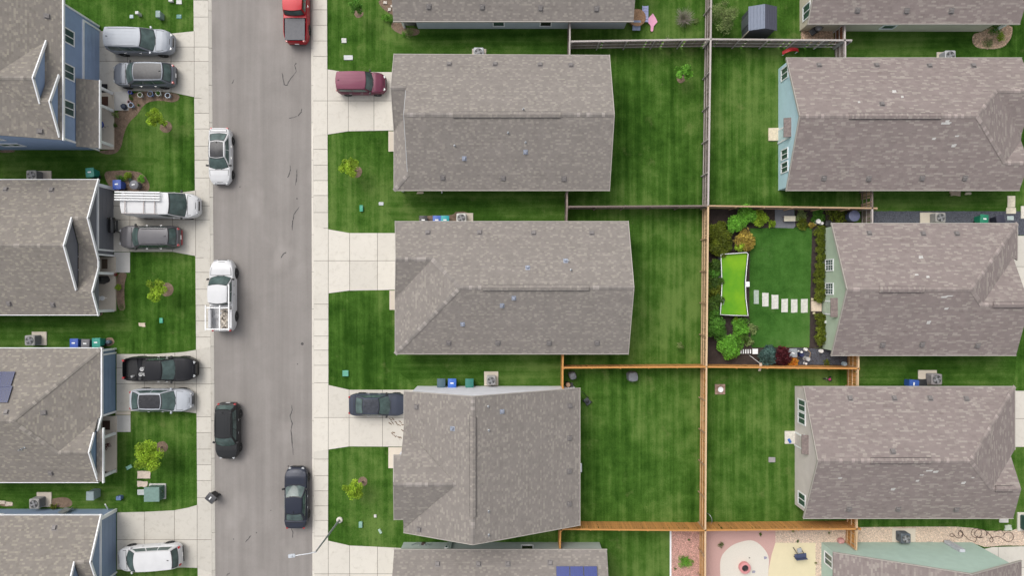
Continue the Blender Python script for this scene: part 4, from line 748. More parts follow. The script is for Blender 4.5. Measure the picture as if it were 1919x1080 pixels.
car('grey SUV with black roof parked beside the large silver SUV', 'car', (-679, 394), R(180), 4.9, 1.94, 1.75, paint('steel grey', (.15, .163, .19), .2), 1.22, 1.98, 4.35, 4.78, 1.06, .98, rails=False, roofmat=BLKR, wheelr=.37, wt=.74, nwin=3, trim=BLACK)
car('boxy maroon compact car with purple roof on the driveway', 'car', (-278.5, 378.5), 0, 3.95, 1.74, 1.66, MAR, 1.02, 1.42, 3.78, 3.90, 1.0, .92, rails=False, wheelr=.33, wt=.80, bulge=.16)
car('white sedan with dark glass roof parked by the kerb', 'car', (-540.5, 244), R(-90), 4.55, 1.82, 1.43, WHT, 1.25, 2.0, 3.35, 4.10, .93, .78, kind='sedan', roofmat=BLKR, wheelr=.33, wt=.66, deck=1.0, trim=BLACK)
v_, vd = car('white work van with roof rack and pipes in the driveway', 'van', (-640, 152), R(-.8), 5.5, 2.04, 2.5, WHT, .85, 1.62, 5.36, 5.46, 1.25, 1.10, kind='van', wheelr=.36, wb=.93, wt=.82, bulge=.2, fin=False)
car('grey SUV with red tail lights beside the white work van', 'car', (-669, 94), R(180), 4.85, 1.86, 1.70, GUN2, 1.22, 1.95, 4.3, 4.70, 1.02, .95, rails=True, wheelr=.36, wt=.72, nwin=3, trimlow=RED, trim=BLACK)
car('black pickup truck with open bed holding white buckets', 'pickup truck', (-649, -149.5), 0, 5.8, 1.98, 1.9, BLK, 1.55, 2.25, 3.55, 3.72, 1.18, 1.10, kind='pickup', bed=(-2.83, -.98, .72), wheelr=.40, wt=.76, trim=BLACK, deck=1.18, fin=False)
car('silver-white crossover with dark glass roof beside the black pickup', 'car', (-648, -207.5), 0, 4.95, 1.86, 1.52, LGREY, 1.25, 2.1, 3.9, 4.75, .96, .86, roofmat=BLKR, wheelr=.35, wt=.68, trim=LGREY)
car('dark SUV with red tail lights parked at the kerb', 'car', (-526.5, -265), R(-90), 4.5, 1.86, 1.68, paint('dark green grey', (.028, .029, .031), .15), 1.15, 1.85, 4.05, 4.38, 1.02, .94, rails=True, wheelr=.36, wt=.72, nwin=3)
car('charcoal blue sedan parked nose to the garage', 'car', (-248, -216), 0, 4.6, 1.82, 1.46, NAVY, 1.3, 2.05, 3.3, 4.05, .95, .82, kind='sedan', wheelr=.34, wt=.68, deck=1.02, roofmat=M('sunroof charcoal', (.05, .054, .066), .2, 0, var=.25, spec=.3))
car('black sedan parked beside the lamp post lawn', 'car', (-399.5, -388.5), R(90), 4.9, 1.88, 1.46, NAVY2, 1.45, 2.2, 3.5, 4.25, .96, .83, kind='sedan', wheelr=.35, wt=.68, deck=1.02)
car('white minivan parked in front of the steel-blue house', 'car', (-669, -498), R(184), 5.1, 1.96, 1.76, WHT, .95, 1.75, 4.75, 5.0, 1.06, .92, wheelr=.35, wt=.78, nwin=3, trim=WHT, bulge=.26)
tr, td = car('red pickup truck with grey bed cover parked on the street', 'pickup truck', (-399, 520), R(90), 5.8, 1.98, 1.9, RED, 1.55, 2.25, 3.55, 3.72, 1.16, 1.08, kind='pickup', bed=(-2.83, -1.0, .72), wheelr=.40, wt=.76, deck=1.16, fin=False)
m = MB(); m.box((-1.91, 0, 1.175), (1.74, 1.60, .05), 0, .02); m.build('bed_cover', M('grey vinyl', (.10, .10, .11), .6, bump=.1, bscale=120), tr)
m = MB()
for i in range(7): m.box((-.62+.001, -.48+i*.16, 1.905), (.0, .0, .0))
wp, wd = car('white pickup truck with ladder rack parked on the street', 'pickup truck', (-535, -14), R(90), 5.75, 1.98, 1.9, WHT, 1.35, 2.0, 3.45, 3.62, 1.14, 1.06, kind='pickup', bed=(-2.8, -.85, .72), wheelr=.40, wt=.76, deck=1.14, fin=False)
m = MB()
for x in (-2.65, -.95):
    m.bar((x, -.98, 1.82), (x, .98, 1.82), .09, .06)
    for y in (-.9, .9): m.bar((x, y, 1.1), (x, y, 1.82), .05, .05, up=(1, 0, 0))
for y in (-.92, -.2, .92): m.bar((-2.75, y, 1.87), (-.75 if y > -.5 else .9, y, 1.87), .085, .06)
m.build('ladder_rack', M('rack white', (.80, .80, .80), .4, 0), wp)
for y in (-.86, .86): m = MB(); m.box((-1.85, y*.98, 1.22), (1.5, .22, .22), 0, .03); m.build('tool_box', WHT, wp)
CLUT = M('jobsite clutter', (.40, .36, .30), .8, var=.5, scale=6)
m = MB()
for i in range(60): m.box((random.uniform(-2.6, -1.1), random.uniform(-.62, .1), random.uniform(.78, 1.1)), (random.uniform(.1, .5), random.uniform(.05, .2), random.uniform(.05, .15)), random.uniform(0, 3), tint=random.uniform(.6, 1.6))
o = m.build('truck_bed_load', M('load mix', (.38, .34, .29), .8, tint=True, var=.4, scale=7)); o.parent = None; o.location = wp.location; o.rotation_euler = wp.rotation_euler; tag(o, 'jumbled pale load filling the bed of the white pickup', 'load')
m = MB(); pts = [(-2.2+.3*math.cos(a), .35+.28*math.sin(a), .80) for a in np.linspace(0, PI*1.4, 12)]; m.tube(pts, .018, 6); o = m.build('hose', M('grey hose', (.45, .45, .46), .6), None, smooth=40); o.location = wp.location; o.rotation_euler = wp.rotation_euler; tag(o, 'coiled grey hose in the bed of the white pickup', 'hose')
# roof rack of the van and the pipes lying on it
m = MB()
for x in (-2.2, -.75, .1): m.bar((x, -.86, 2.63), (x, .86, 2.63), .05, .045); m.bar((x, -.84, 2.44), (x, -.84, 2.63), .04, .04, up=(1, 0, 0)); m.bar((x, .84, 2.44), (x, .84, 2.63), .04, .04, up=(1, 0, 0))
for y in (-.84, .84): m.bar((-2.4, y, 2.66), (.35, y, 2.66), .04, .03)
m.build('roof_rack', M('rack brown grey', (.30, .26, .25), .5, .4), v_)
m = MB(); m.bar((-2.74, -.62, 1.0), (-3.05, -.62, 1.0), .08, .06); m.build('rear_step', WHITE, v_)
for i, y in enumerate((.80, .60, .40, .20)):
    m = MB(); m.tube([(-2.95, y, 2.71), (.55, y, 2.71)], .062, 12); o = m.build('pipe', WHITE, None, smooth=40); o.location = v_.location; o.rotation_euler = v_.rotation_euler; tag(o, 'long white pipe tied on the work van roof rack', 'pipe', 'white pipes on the van roof')
pk = bpy.data.objects['pickup_truck']
for i, (x, y, r) in enumerate(((-1.35, .0, .16), (-1.45, -.42, .15), (-1.15, -.42, .12), (-2.15, -.58, .09))):
    m = MB(); m.lathe([(r*.8, 0), (r, .34), (r*.94, .34), (r*.78, .02)], 16); o = m.build('bucket', WHITE, None, smooth=40); o.location = (pk.location.x+x, pk.location.y+y, pk.location.z+.725); tag(o, 'white bucket standing in the black pickup bed', 'bucket', 'buckets in the pickup bed')
m = MB()
for i in range(14): m.box((-1.91, -.66+i*.10, .728), (1.78, .05, .012))
m.build('bed_liner', BLACK, pk)
# ---------------------------------------------------------------- vegetation
LEAFM = {}
def leafmat(name, col, col2):
    m = M('leaf '+name, col, .55, var=.1, scale=2.5, tint=True, col2=col2, spec=.25); 
    if name not in LEAFM:
        n, l = m.node_tree.nodes, m.node_tree.links; b = n['Principled BSDF']; tr_ = n.new('ShaderNodeBsdfTranslucent'); mx = n.new('ShaderNodeMixShader'); mx.inputs[0].default_value = .3
        src = b.inputs['Base Color'].links[0].from_socket; l.new(src, tr_.inputs[0]); l.new(b.outputs[0], mx.inputs[1]); l.new(tr_.outputs[0], mx.inputs[2]); l.new(mx.outputs[0], n['Material Output'].inputs[0]); LEAFM[name] = 1
    return m
def leaves(name, clumps, n, size, mat, parent, flat=.55, stuff=True):
    """leaf blades scattered through leaf clumps [(centre, radius)]"""
    rad = np.array([c[1] for c in clumps]); w = rad**2; w /= w.sum(); k = RNG.choice(len(clumps), n, p=w); cen = np.array([c[0] for c in clumps])[k]; rr = rad[k]
    d = RNG.normal(size=(n, 3)); d /= np.linalg.norm(d, axis=1)[:, None]; d[:, 2] = np.where(RNG.random(n) < .75, np.abs(d[:, 2]), d[:, 2])
    p = cen+d*(rr*(RNG.random(n)**.45))[:, None]*np.array([1, 1, .8])
    nn = d*.6+RNG.normal(size=(n, 3))*flat; nn[:, 2] = np.abs(nn[:, 2])+.35; nn /= np.linalg.norm(nn, axis=1)[:, None]
    t = np.cross(nn, RNG.normal(size=(n, 3))); t /= np.linalg.norm(t, axis=1)[:, None]; b = np.cross(nn, t); s = size*RNG.uniform(.6, 1.25, n)[:, None]
    v = np.stack([p-t*s*.5, p+b*s*.30+nn*s*.06, p+t*s*.55, p-b*s*.30+nn*s*.06], 1).reshape(-1, 3); f = np.arange(4*n).reshape(-1, 4)
    tn = RNG.uniform(.72, 1.35, len(clumps))[k]*RNG.uniform(.68, 1.38, n); me = bpy.data.meshes.new(name); me.from_pydata(v.tolist(), [], f.tolist())
    a = me.attributes.new('tint', 'FLOAT', 'POINT'); a.data.foreach_set('value', np.repeat(tn, 4).astype(np.float32)); me.materials.append(mat); o = bpy.data.objects.new(name, me); link(o); o.parent = parent
    if stuff: o['kind'] = 'stuff'
    return o
LM = dict(lime=leafmat('lime', (.18, .31, .016), (.32, .45, .04)), green=leafmat('green', (.045, .14, .014), (.10, .24, .03)), dark=leafmat('dark', (.04, .095, .012), (.095, .165, .025)), olive=leafmat('olive', (.075, .11, .008), (.17, .20, .02)), gold=leafmat('gold', (.30, .22, .03), (.50, .38, .09)), red=leafmat('red', (.05, .008, .012), (.10, .015, .02)), fire=leafmat('fire', (.55, .16, .02), (.70, .40, .05)), blue=leafmat('blue', (.045, .10, .085), (.10, .17, .15)), sage=leafmat('sage', (.12, .17, .05), (.24, .30, .11)), crimson=leafmat('crimson', (.20, .01, .02), (.30, .03, .03)), bright=leafmat('bright', (.10, .28, .02), (.17, .40, .05)), dry=leafmat('dry', (.30, .27, .20), (.45, .42, .33)))
BARK = M('bark', (.13, .09, .065), .9, bump=.5, bscale=25)
def tree(label, px, py, rad, hgt, mat, n, size, lean=(0, 0), name='tree', cat='tree', nb=9, sparse=1.0, group=None, squash=.85):
    root = thing(name, label, cat, P(px, py), random.uniform(0, 6), group); root.rotation_euler = (0, 0, 0); rnd = random.Random(int(px*13+py))
    top = Vector((lean[0], lean[1], hgt)); m = MB(); mid = top*.5+Vector((rnd.uniform(-.05, .05), rnd.uniform(-.05, .05), 0))
    m.tube([(0, 0, 0), tuple(mid*.5), tuple(mid), tuple(top)], [.055*hgt/2.5+.01, .042*hgt/2.5+.008, .034*hgt/2.5+.006, .012], 8); m.build('trunk', BARK, root, smooth=50); cl_ = []; m = MB()
    for i in range(nb):
        a = 2*PI*i/nb+rnd.uniform(-.4, .4); rr = rad*rnd.uniform(.35, .82); z = top.z+rad*rnd.uniform(-.75, .45)*squash; c = Vector((top.x+rr*math.cos(a), top.y+rr*math.sin(a), z)); b0 = Vector((0, 0, 0)).lerp(top, rnd.uniform(.5, .9))
        m.tube([tuple(b0), tuple(b0.lerp(c, .55)+Vector((0, 0, .06))), tuple(c)], [.02, .013, .006], 5); cl_.append((tuple(c), rad*rnd.uniform(.28, .46)*sparse))
    for i in range(max(2, nb//3)): a = rnd.uniform(0, 6.3); q = rnd.uniform(0, .35)*rad; cl_.append(((top.x+q*math.cos(a), top.y+q*math.sin(a), top.z+rad*.4*rnd.uniform(-.2, 1)*squash), rad*rnd.uniform(.3, .46)*sparse))
    m.build('branches', BARK, root, smooth=50); leaves('crown', cl_, n, size, mat, root); return root
G2 = 'garden shrubs around the pool'
def shrub(label, px, py, rad, hgt, mat, n, size=.09, nb=7, group=None, name='shrub', cat='shrub', sy=1.0, h0=None):
    if group == G2:
        rad *= 1.22; hgt *= 1.1; n = int(n*1.5)
    root = thing(name, label, cat, P(px, py), 0, group); rnd = random.Random(int(px*7+py)); cl_ = []; m = MB()
    for i in range(nb):
        a = 2*PI*i/nb+rnd.uniform(-.3, .3); q = rad*rnd.uniform(.25, .68); c = (q*math.cos(a), q*math.sin(a)*sy, hgt*rnd.uniform(.4, .75)); m.tube([(0, 0, 0), (c[0]*.5, c[1]*.5, c[2]*.6), c], [.018, .012, .006], 5); cl_.append((c, rad*rnd.uniform(.34, .5)))
    cl_.append(((0, 0, hgt*.72), rad*.5)); m.build('stems', BARK, root); leaves('foliage', cl_, n, size, mat, root); return root
def scatter(name, poly, dens, mat, z, size, flat=True, parent=None, hz=.5):
    xs = [p[0] for p in poly]; ys = [p[1] for p in poly]; n = int(dens*(max(xs)-min(xs))*(max(ys)-min(ys))); q = RNG.uniform((min(xs), min(ys)), (max(xs), max(ys)), (n, 2)); q = q[inpoly(q, poly)]; n = len(q)
    if n == 0: return None
    s = size*RNG.uniform(.5, 1.3, n); an = RNG.uniform(0, 2*PI, n); ca, sa = np.cos(an), np.sin(an)
    if flat: loc = np.array([(-1, -.3, 0), (1, -.3, .1), (1, .3, .25), (-1, .3, .12)]); fs = [(0, 1, 2, 3)]
    else: loc = np.array([(-1, -.7, 0), (.8, -.9, 0), (1, .7, 0), (-.7, .9, 0), (-.5, -.4, hz*1.6), (.5, -.3, hz*1.9), (.4, .5, hz*1.7), (-.4, .45, hz*1.8)]); fs = [(0, 1, 5, 4), (1, 2, 6, 5), (2, 3, 7, 6), (3, 0, 4, 7), (4, 5, 6, 7)]
    k = len(loc); L = loc[None]*s[:, None, None]; X = L[..., 0]*ca[:, None]-L[..., 1]*sa[:, None]+q[:, 0:1]; Y = L[..., 0]*sa[:, None]+L[..., 1]*ca[:, None]+q[:, 1:2]; Z = L[..., 2]+z
    if flat: Z = Z*1.0+RNG.uniform(0, .03, (n, 1)); Z = np.maximum(Z, z+.003)
    v = np.stack([X, Y, Z], -1).reshape(-1, 3); f = (np.arange(n)[:, None, None]*k+np.array(fs)[None]).reshape(-1, 4); me = bpy.data.meshes.new(name); me.from_pydata(v.tolist(), [], f.tolist())
    a = me.attributes.new('tint', 'FLOAT', 'POINT'); a.data.foreach_set('value', np.repeat(RNG.uniform(.55, 1.4, n), k).astype(np.float32)); me.materials.append(mat); o = bpy.data.objects.new(name, me); link(o); o.parent = parent; o['kind'] = 'stuff'; return o
def inpoly(q, poly):
    x, y = q[:, 0], q[:, 1]; ins = np.zeros(len(q), bool); n = len(poly)
    for i in range(n):
        (x0, y0), (x1, y1) = poly[i], poly[(i+1) % n]
        if y0 == y1: continue
        c = ((y0 > y) != (y1 > y)) & (x < (x1-x0)*(y-y0)/(y1-y0)+x0); ins ^= c
    return ins
def smoothp(poly, it=2):
    for _ in range(it): poly = [q for i in range(len(poly)) for a, b in ((poly[i], poly[(i+1) % len(poly)]),) for q in ((a[0]*.75+b[0]*.25, a[1]*.75+b[1]*.25), (a[0]*.25+b[0]*.75, a[1]*.25+b[1]*.75))]
    return poly
CHIP = M('bark chips', (.25, .175, .125), .95, tint=True, var=.25, scale=4); CHIPD = M('dark mulch', (.045, .030, .027), .95, tint=True, var=.2); MULB = M('mulch base', (.20, .14, .10), .95, var=.3, scale=3, bump=.4); MULD = M('dark soil', (.045, .032, .028), .95, var=.3, scale=2, bump=.5)
PEB = M('tan pebbles', (.58, .42, .30), .8, tint=True, var=.15); PEBT = M('cream gravel', (.62, .50, .40), .85, tint=True, var=.12); PEBP = M('pink gravel', (.56, .34, .29), .85, tint=True, var=.15); PEBD = M('blue-grey gravel', (.095, .10, .125), .85, tint=True, var=.15)
GB = {k: M(k+' base', c, .95, var=.15, scale=9, bump=.3) for k, c in (('tan', (.46, .33, .24)), ('cream', (.54, .44, .36)), ('pink', (.44, .27, .23)), ('slate', (.085, .09, .11)))}
def bed(pts, base, chip, dens, size, flat=True, z=.012, smooth=True, name='planting_bed', sm=2):
    poly = pxp(*pts); poly = smoothp(poly, sm) if smooth else poly; EXC.append(poly); o = MB().prism(poly, -.01, z); o = structure(name, o, base)
    scatter('bark_chips' if flat else 'gravel', poly, dens, chip, z, size, flat, o); return o
# beds in front of the west houses
bed([(242, 170), (322, 173), (338, 178), (334, 189), (322, 192), (300, 188), (280, 190), (268, 198), (258, 215), (240, 230), (231, 255), (228, 275), (218, 288), (200, 290), (180, 283), (214, 281), (214, 208), (241, 207)], MULB, CHIP, 230, .035)
bed([(192, 322), (215, 320), (235, 319), (262, 322), (274, 332), (282, 350), (276, 362), (225, 363), (205, 352)], MULB, CHIP, 230, .035); bed([(217, 511), (240, 511), (233, 530), (233, 565), (236, 582), (219, 582)], MULB, CHIP, 230, .035)
for x, y, r in ((311, 238, 11.5), (313, 543, 13), (304, 838, 11), (672, 24, 9), (668, 322, 11), (680, 903, 9), (1276, 147, 8.5)):
    bed([(x+r*math.cos(a)*random.uniform(.92, 1.06), y+r*math.sin(a)*random.uniform(.92, 1.06)) for a in np.linspace(0, 2*PI, 15)[:-1]], MULB, CHIP, 260, .035, name='mulch_ring', z=.02)
bed([(708, 0), (745, -12), (745, 38), (737, 28), (722, 20), (712, 10)], MULB, CHIP, 230, .04); bed([(738, 38), (752, 39), (754, 52), (785, 53), (787, 62), (778, 67), (758, 66), (742, 60), (731, 50)], MULB, CHIP, 230, .035)
bed([(88, 938), (120, 931), (135, 938), (136, 951), (104, 953)], MULB, CHIP, 150, .03); bed([(0, 940), (24, 943), (26, 950), (0, 950)], MULB, CHIP, 150, .03); bed([(196, 634), (212, 632), (216, 645), (198, 652)], MULB, CHIP, 150, .03); bed([(785, 404), (850, 404), (853, 396), (880, 397), (884, 418), (785, 418)], MULB, CHIP, 150, .03); bed([(0, 281), (25, 280), (30, 285), (0, 287)], MULB, CHIP, 150, .03)
bed([(1822, 63), (1840, 60), (1860, 48), (1896, 46), (1898, 60), (1890, 80), (1872, 92), (1835, 91), (1822, 82)], GB['tan'], PEB, 220, .045, False)
bed([(1501, 56), (1562, 56), (1562, 79.5), (1501, 79.5)], GB['tan'], PEB, 300, .045, False, smooth=False, name='pebble_patio')
# gravel by the east houses
bed([(1631, 396), (1908, 396), (1919, 396), (1960, 398), (1960, 441), (1907, 441), (1907, 425), (1631, 425)], GB['slate'], PEBD, 260, .03, False, smooth=False, name='gravel_path')
bed([(1256.5, 992), (1312, 992), (1312, 1100), (1256.5, 1100)], GB['pink'], PEBP, 420, .033, False, smooth=False, name='gravel_strip')
bed([(1453, 990), (1600, 988), (1600, 1018), (1540, 1018), (1540, 1100), (1528, 1100), (1528, 1018), (1453, 1018)], GB['cream'], PEBT, 420, .028, False, smooth=False, name='gravel_strip')
bed([(1603, 989), (1720, 988), (1790, 988), (1830, 991), (1850, 996), (1895, 996), (1905, 992), (1960, 988), (1960, 1024), (1880, 1023), (1845, 1026), (1821, 1018), (1603, 1018)], GB['cream'], PEBT, 420, .028, False, smooth=False, name='gravel_strip')
bed([(1323, 392), (1452, 392), (1452, 428), (1410, 428), (1406, 470), (1404, 596), (1408, 650), (1440, 651), (1523, 652), (1562, 655), (1590, 666), (1590, 686), (1323, 685)], MULD, CHIPD, 130, .035, smooth=False, name='garden_bed'); bed([(1490, 392), (1600, 394), (1600, 420), (1540, 420), (1527, 426), (1490, 426)], MULD, CHIPD, 130, .035, smooth=False, name='garden_bed'); bed([(1520, 425), (1545, 425), (1545, 652), (1516, 652), (1517, 560)], MULD, CHIPD, 130, .035, smooth=False, name='garden_bed')
bed([(1485, 652), (1560, 656), (1588, 664), (1588, 684), (1490, 684)], GB['slate'], PEBD, 240, .03, False, smooth=False, name='gravel_path', z=.02)
m = MB(); pz = pxp((1405, 428), (1522, 426), (1518, 560), (1517, 650), (1408, 652), (1404, 560)); m.sheet(pz, .02); structure('lawn', m, GRG)
# patio surfaces by the mint house
PINKP = M('pink exposed aggregate', (.50, .315, .285), .9, var=.14, scale=40, bump=.3, bscale=80); m = MB(); q = pxp((1317, 992), (1453, 992), (1453, 1018), (1446, 1040), (1440, 1070), (1440, 1100), (1317, 1100)); EXC.append(q); m.prism(q, -.02, .02); structure('patio', m, PINKP)
AGG = M('pale aggregate', (.62, .58, .51), .9, var=.16, scale=45, bump=.3, bscale=80); q = smoothp(pxp((1376, 1020), (1400, 1013), (1414, 1014), (1430, 1026), (1442, 1045), (1439, 1075), (1440, 1110), (1352, 1110), (1349, 1070), (1350, 1045), (1362, 1030)), 2); m = MB(); m.prism(q, 0, .026); structure('patio', m, AGG)
YEL = concretemat('yellow concrete', (.68, .60, .40), .06); q = pxp((1453, 1018), (1528, 1018), (1528, 1100), (1439, 1100), (1440, 1070), (1446, 1040)); EXC.append(q); m = MB(); m.prism(q, 0, .03); structure('patio', m, YEL)
m = MB(); m.prism(pxp((1255, 992), (1258, 992), (1258, 1100), (1255, 1100)), 0, .07); structure('lawn_edging', m, WHITE)
# trees
def ctree(label, base, crown, r, mat, n, size=.135, hc=2.0, **k):
    a, b = P(*base), P(*crown, hc); tree(label, *base, r, hc, LM[mat], n, size, (b[0]-a[0], b[1]-a[1]), **k)
ctree('small lime-green tree on the lawn before the two-gabled blue house', (311, 238), (290, 222), .80, 'lime', 1900); ctree('small lime-green tree beside the grey gabled house', (313, 543), (294, 545), .85, 'lime', 2000); ctree('fuller green tree beside the round mulch ring before the hip-roofed blue house', (304, 838), (276, 856), 1.18, 'lime', 4200, nb=15)
ctree('sparse sapling in a round mulch ring beside the rock bed', (672, 24), (667, 11), .55, 'green', 900); ctree('leafy young tree on the lawn before the maroon-car house', (668, 322), (655, 314), .86, 'lime', 2300); ctree('leaning lime tree near the street lamp', (680, 903), (663, 919), .84, 'lime', 1900); ctree('young green tree alone on the back lawn of the maroon-car house', (1276, 147), (1281, 135), .68, 'bright', 1500, hc=1.6)
ctree('tall feathery pale-green tree between the shed and weathered fence', (1357, 50), (1361, 28), 1.2, 'sage', 2600, .12, nb=15); ctree('tiny yellow-green sapling on the lawn behind the cross-hipped house', (1274, 648), (1274, 648), .36, 'sage', 220, .09, hc=.7, nb=5)
# bare twiggy shrub
root = thing('bare_shrub', 'leafless grey twiggy shrub on the lawn by the weathered fence', 'shrub', P(1280, 38)); m = MB()
for i in range(260):
    a = random.uniform(0, 6.3); l_ = random.uniform(.35, .85); z = random.uniform(.25, 1.0); p = (math.cos(a)*l_*.45, math.sin(a)*l_*.45, z*.7); e = (math.cos(a+random.uniform(-.5, .5))*l_, math.sin(a+random.uniform(-.5, .5))*l_, z); m.tube([(0, 0, 0), p, e], [.014, .010, .004], 4)
m.build('twigs', M('grey twig', (.30, .26, .23), .9), root, kind='stuff'); leaves('foliage', [((.3*math.cos(a), .3*math.sin(a), .6), .45) for a in range(6)], 160, .06, LM['sage'], root)
# shrubs
G1 = 'shrubs in the planting beds'
for lb, x, y, r, h_, mt, n in (('round green shrub in the bed beside the blue bin', 229, 336, .42, .5, 'green', 420), ('lime shrub in the bed beside the grey round bin', 243, 330, .45, .5, 'lime', 420), ('light green shrub at the tip of the bin bed', 268, 336, .40, .5, 'bright', 420), ('small blue-green shrub behind the round grey bin', 247, 338, .22, .35, 'blue', 160),
    ('yellow-green shrub at the corner of the blue porch', 220, 216, .32, .4, 'sage', 260), ('dark shrub against the blue porch edge', 219, 236, .26, .4, 'dark', 220), ('low green plant beside the pots', 248, 185, .24, .25, 'dark', 160), ('tiny sprig in the bark bed', 261, 197, .13, .2, 'green', 70),
    ('neat lime globe shrub beside the grey porch', 226, 539, .36, .5, 'lime', 500), ('small red-leaved plant by the grey porch step', 219, 515, .18, .3, 'crimson', 130), ('pale low plant at the end of the grey porch bed', 230, 576, .3, .2, 'sage', 140), ('scruffy shrub in bark by the steel-blue wall', 104, 949, .36, .4, 'olive', 260),
    ('broad bright shrub at the corner of the pale blue-grey house', 727, 36, .45, .6, 'bright', 520), ('pale flowering shrub below the pale blue-grey house', 768, 63, .5, .5, 'sage', 380), ('low green clump beside the flowering shrub', 757, 65, .28, .3, 'bright', 200), ('green shrub before the bed of tan pebbles', 1860, 57, .65, .6, 'green', 600), ('yellow-green shrub in the tan pebble bed', 1871, 71, .5, .5, 'lime', 420), ('spreading low plant at the edge of the pebble bed', 1850, 82, .55, .25, 'sage', 300),
    ('sprawling light green shrub in the pink gravel strip', 1283, 1050, .68, .6, 'bright', 900), ('spiky grass tuft on the pink patio', 1350, 1020, .3, .35, 'dark', 240), ('small round plant by the pink patio fence', 1424, 1001, .16, .25, 'dark', 120), ('weed in the pink gravel', 1291, 1012, .12, .15, 'green', 60), ('small weed beside the pink gravel edging', 1265, 1066, .14, .15, 'green', 60), ('wispy weed on the cream gravel', 1485, 996, .16, .2, 'sage', 60), ('low weed by the yellow patio', 1494, 1014, .16, .2, 'dark', 80), ('dry weed on the cream gravel near the gate', 1553, 999, .14, .2, 'sage', 50), ('weed at the edge of the yellow patio', 1528, 1055, .12, .2, 'olive', 50), ('low pale weeds along the lounger fence', 1250, 76, .45, .2, 'dry', 70), ('loose weeds beside the bare shrub', 1303, 40, .4, .2, 'sage', 120)):
    shrub(lb, x, y, r, h_, LM[mt], n, .085 if r > .3 else .06, group=G1)
G2 = 'garden shrubs around the pool'
for lb, x, y, r, h_, mt, n in (('dark olive shrub in the corner by the tan fence', 1336, 436, .75, 1.2, 'olive', 1300), ('olive shrub beside the golden bush', 1352, 448, .7, 1.1, 'olive', 1200), ('dense olive shrub at the top of the pool', 1340, 468, .75, 1.1, 'olive', 1300), ('golden-yellow spirea bush beside the pool', 1394, 452, .85, .9, 'gold', 1500), ('yellow-tipped bush below the golden spirea', 1386, 462, .5, .8, 'lime', 500), ('fine-leaved mid-green bush near the slate pad', 1372, 422, .75, 1.1, 'bright', 1500), ('rounded bright green bush under the brown fence', 1391, 407, .75, 1.0, 'bright', 1600), ('loose yellow-green shrub next to the slate pad', 1419, 409, .65, .8, 'lime', 800), ('small lime plant at the slate pad corner', 1445, 420, .35, .4, 'lime', 260), ('dark evergreen shrub beside the pool pump', 1336, 498, .55, 1.1, 'dark', 900), ('evergreen shrub beside the fence behind the pump', 1334, 530, .55, 1.1, 'dark', 900), ('evergreen shrub beside the pool ladder', 1338, 560, .55, 1.1, 'dark', 900), ('green shrub between pool and tan fence', 1335, 585, .55, 1.0, 'green', 900), ('large green maple-leaved shrub below the pool', 1337, 612, .95, 1.3, 'green', 1900), ('bright green shrub at the pool corner bed', 1384, 612, .65, .7, 'bright', 900), ('vivid light green bush above the new cedar fence', 1363, 648, .9, 1.0, 'bright', 2000), ('dark evergreen shrub at the fence above the pool pump', 1333, 514, .6, 1.0, 'green', 700), ('glossy evergreen shrub at the fence below the pool pump', 1333, 546, .6, 1.0, 'olive', 700), ('deep green shrub at the fence behind the pool end', 1332, 572, .6, 1.0, 'dark', 700), ('shadowy olive shrub between the golden bush and fence', 1346, 428, .6, .9, 'olive', 800), ('low olive shrub touching the pool corner', 1356, 466, .55, .7, 'olive', 700), ('small yellow plant below the pool', 1377, 598, .28, .3, 'lime', 200), ('dark low shrub behind the vivid green bush', 1390, 632, .5, .6, 'dark', 500), ('blue-green conifer in the dark bed', 1432, 668, .75, .9, 'blue', 1500), ('grey-green ground shrub beside the lawn edge', 1440, 656, .5, .3, 'blue', 500), ('dark red maple shrub in the garden corner', 1462, 667, .75, .9, 'red', 1500), ('crimson plant beside the dark red maple', 1463, 655, .3, .6, 'crimson', 240), ('orange fire-coloured shrub by the cedar fence', 1484, 676, .5, .5, 'fire', 600), ('speckled ground plant beside the slate pad', 1500, 404, .5, .3, 'sage', 300), ('low green mound by the grey slate pad', 1501, 420, .5, .4, 'olive', 420), ('fluffy pale green plant near white ornaments', 1530, 404, .6, .4, 'green', 500), ('dull groundcover plant at the rain barrel', 1565, 404, .8, .3, 'olive', 420), ('orange tuft at the hedge end', 1519, 423, .3, .4, 'gold', 160), ('yellow speckled border plant at the lawn edge', 1406, 618, .45, .25, 'sage', 200), ('speckled border plant above the striped bench', 1402, 640, .45, .25, 'sage', 200), ('weed beside the cedar gate on slate gravel', 1548, 680, .3, .2, 'olive', 120)):
    shrub(lb, x, y, r, h_, LM[mt], n, .15 if r > .4 else .09, group=G2, nb=11 if r > .6 else 6)
for i, y in enumerate((436, 452, 468, 483, 499, 514, 530, 547, 557, 596, 609, 622, 636)):
    shrub('olive boxwood in the clipped hedge along the sage-green wall', 1531.5 if 500 < y < 560 else 1533, y, .56, .8, LM['olive'], 800, .11, group='hedge along the sage-green house', name='hedge_shrub', cat='hedge')
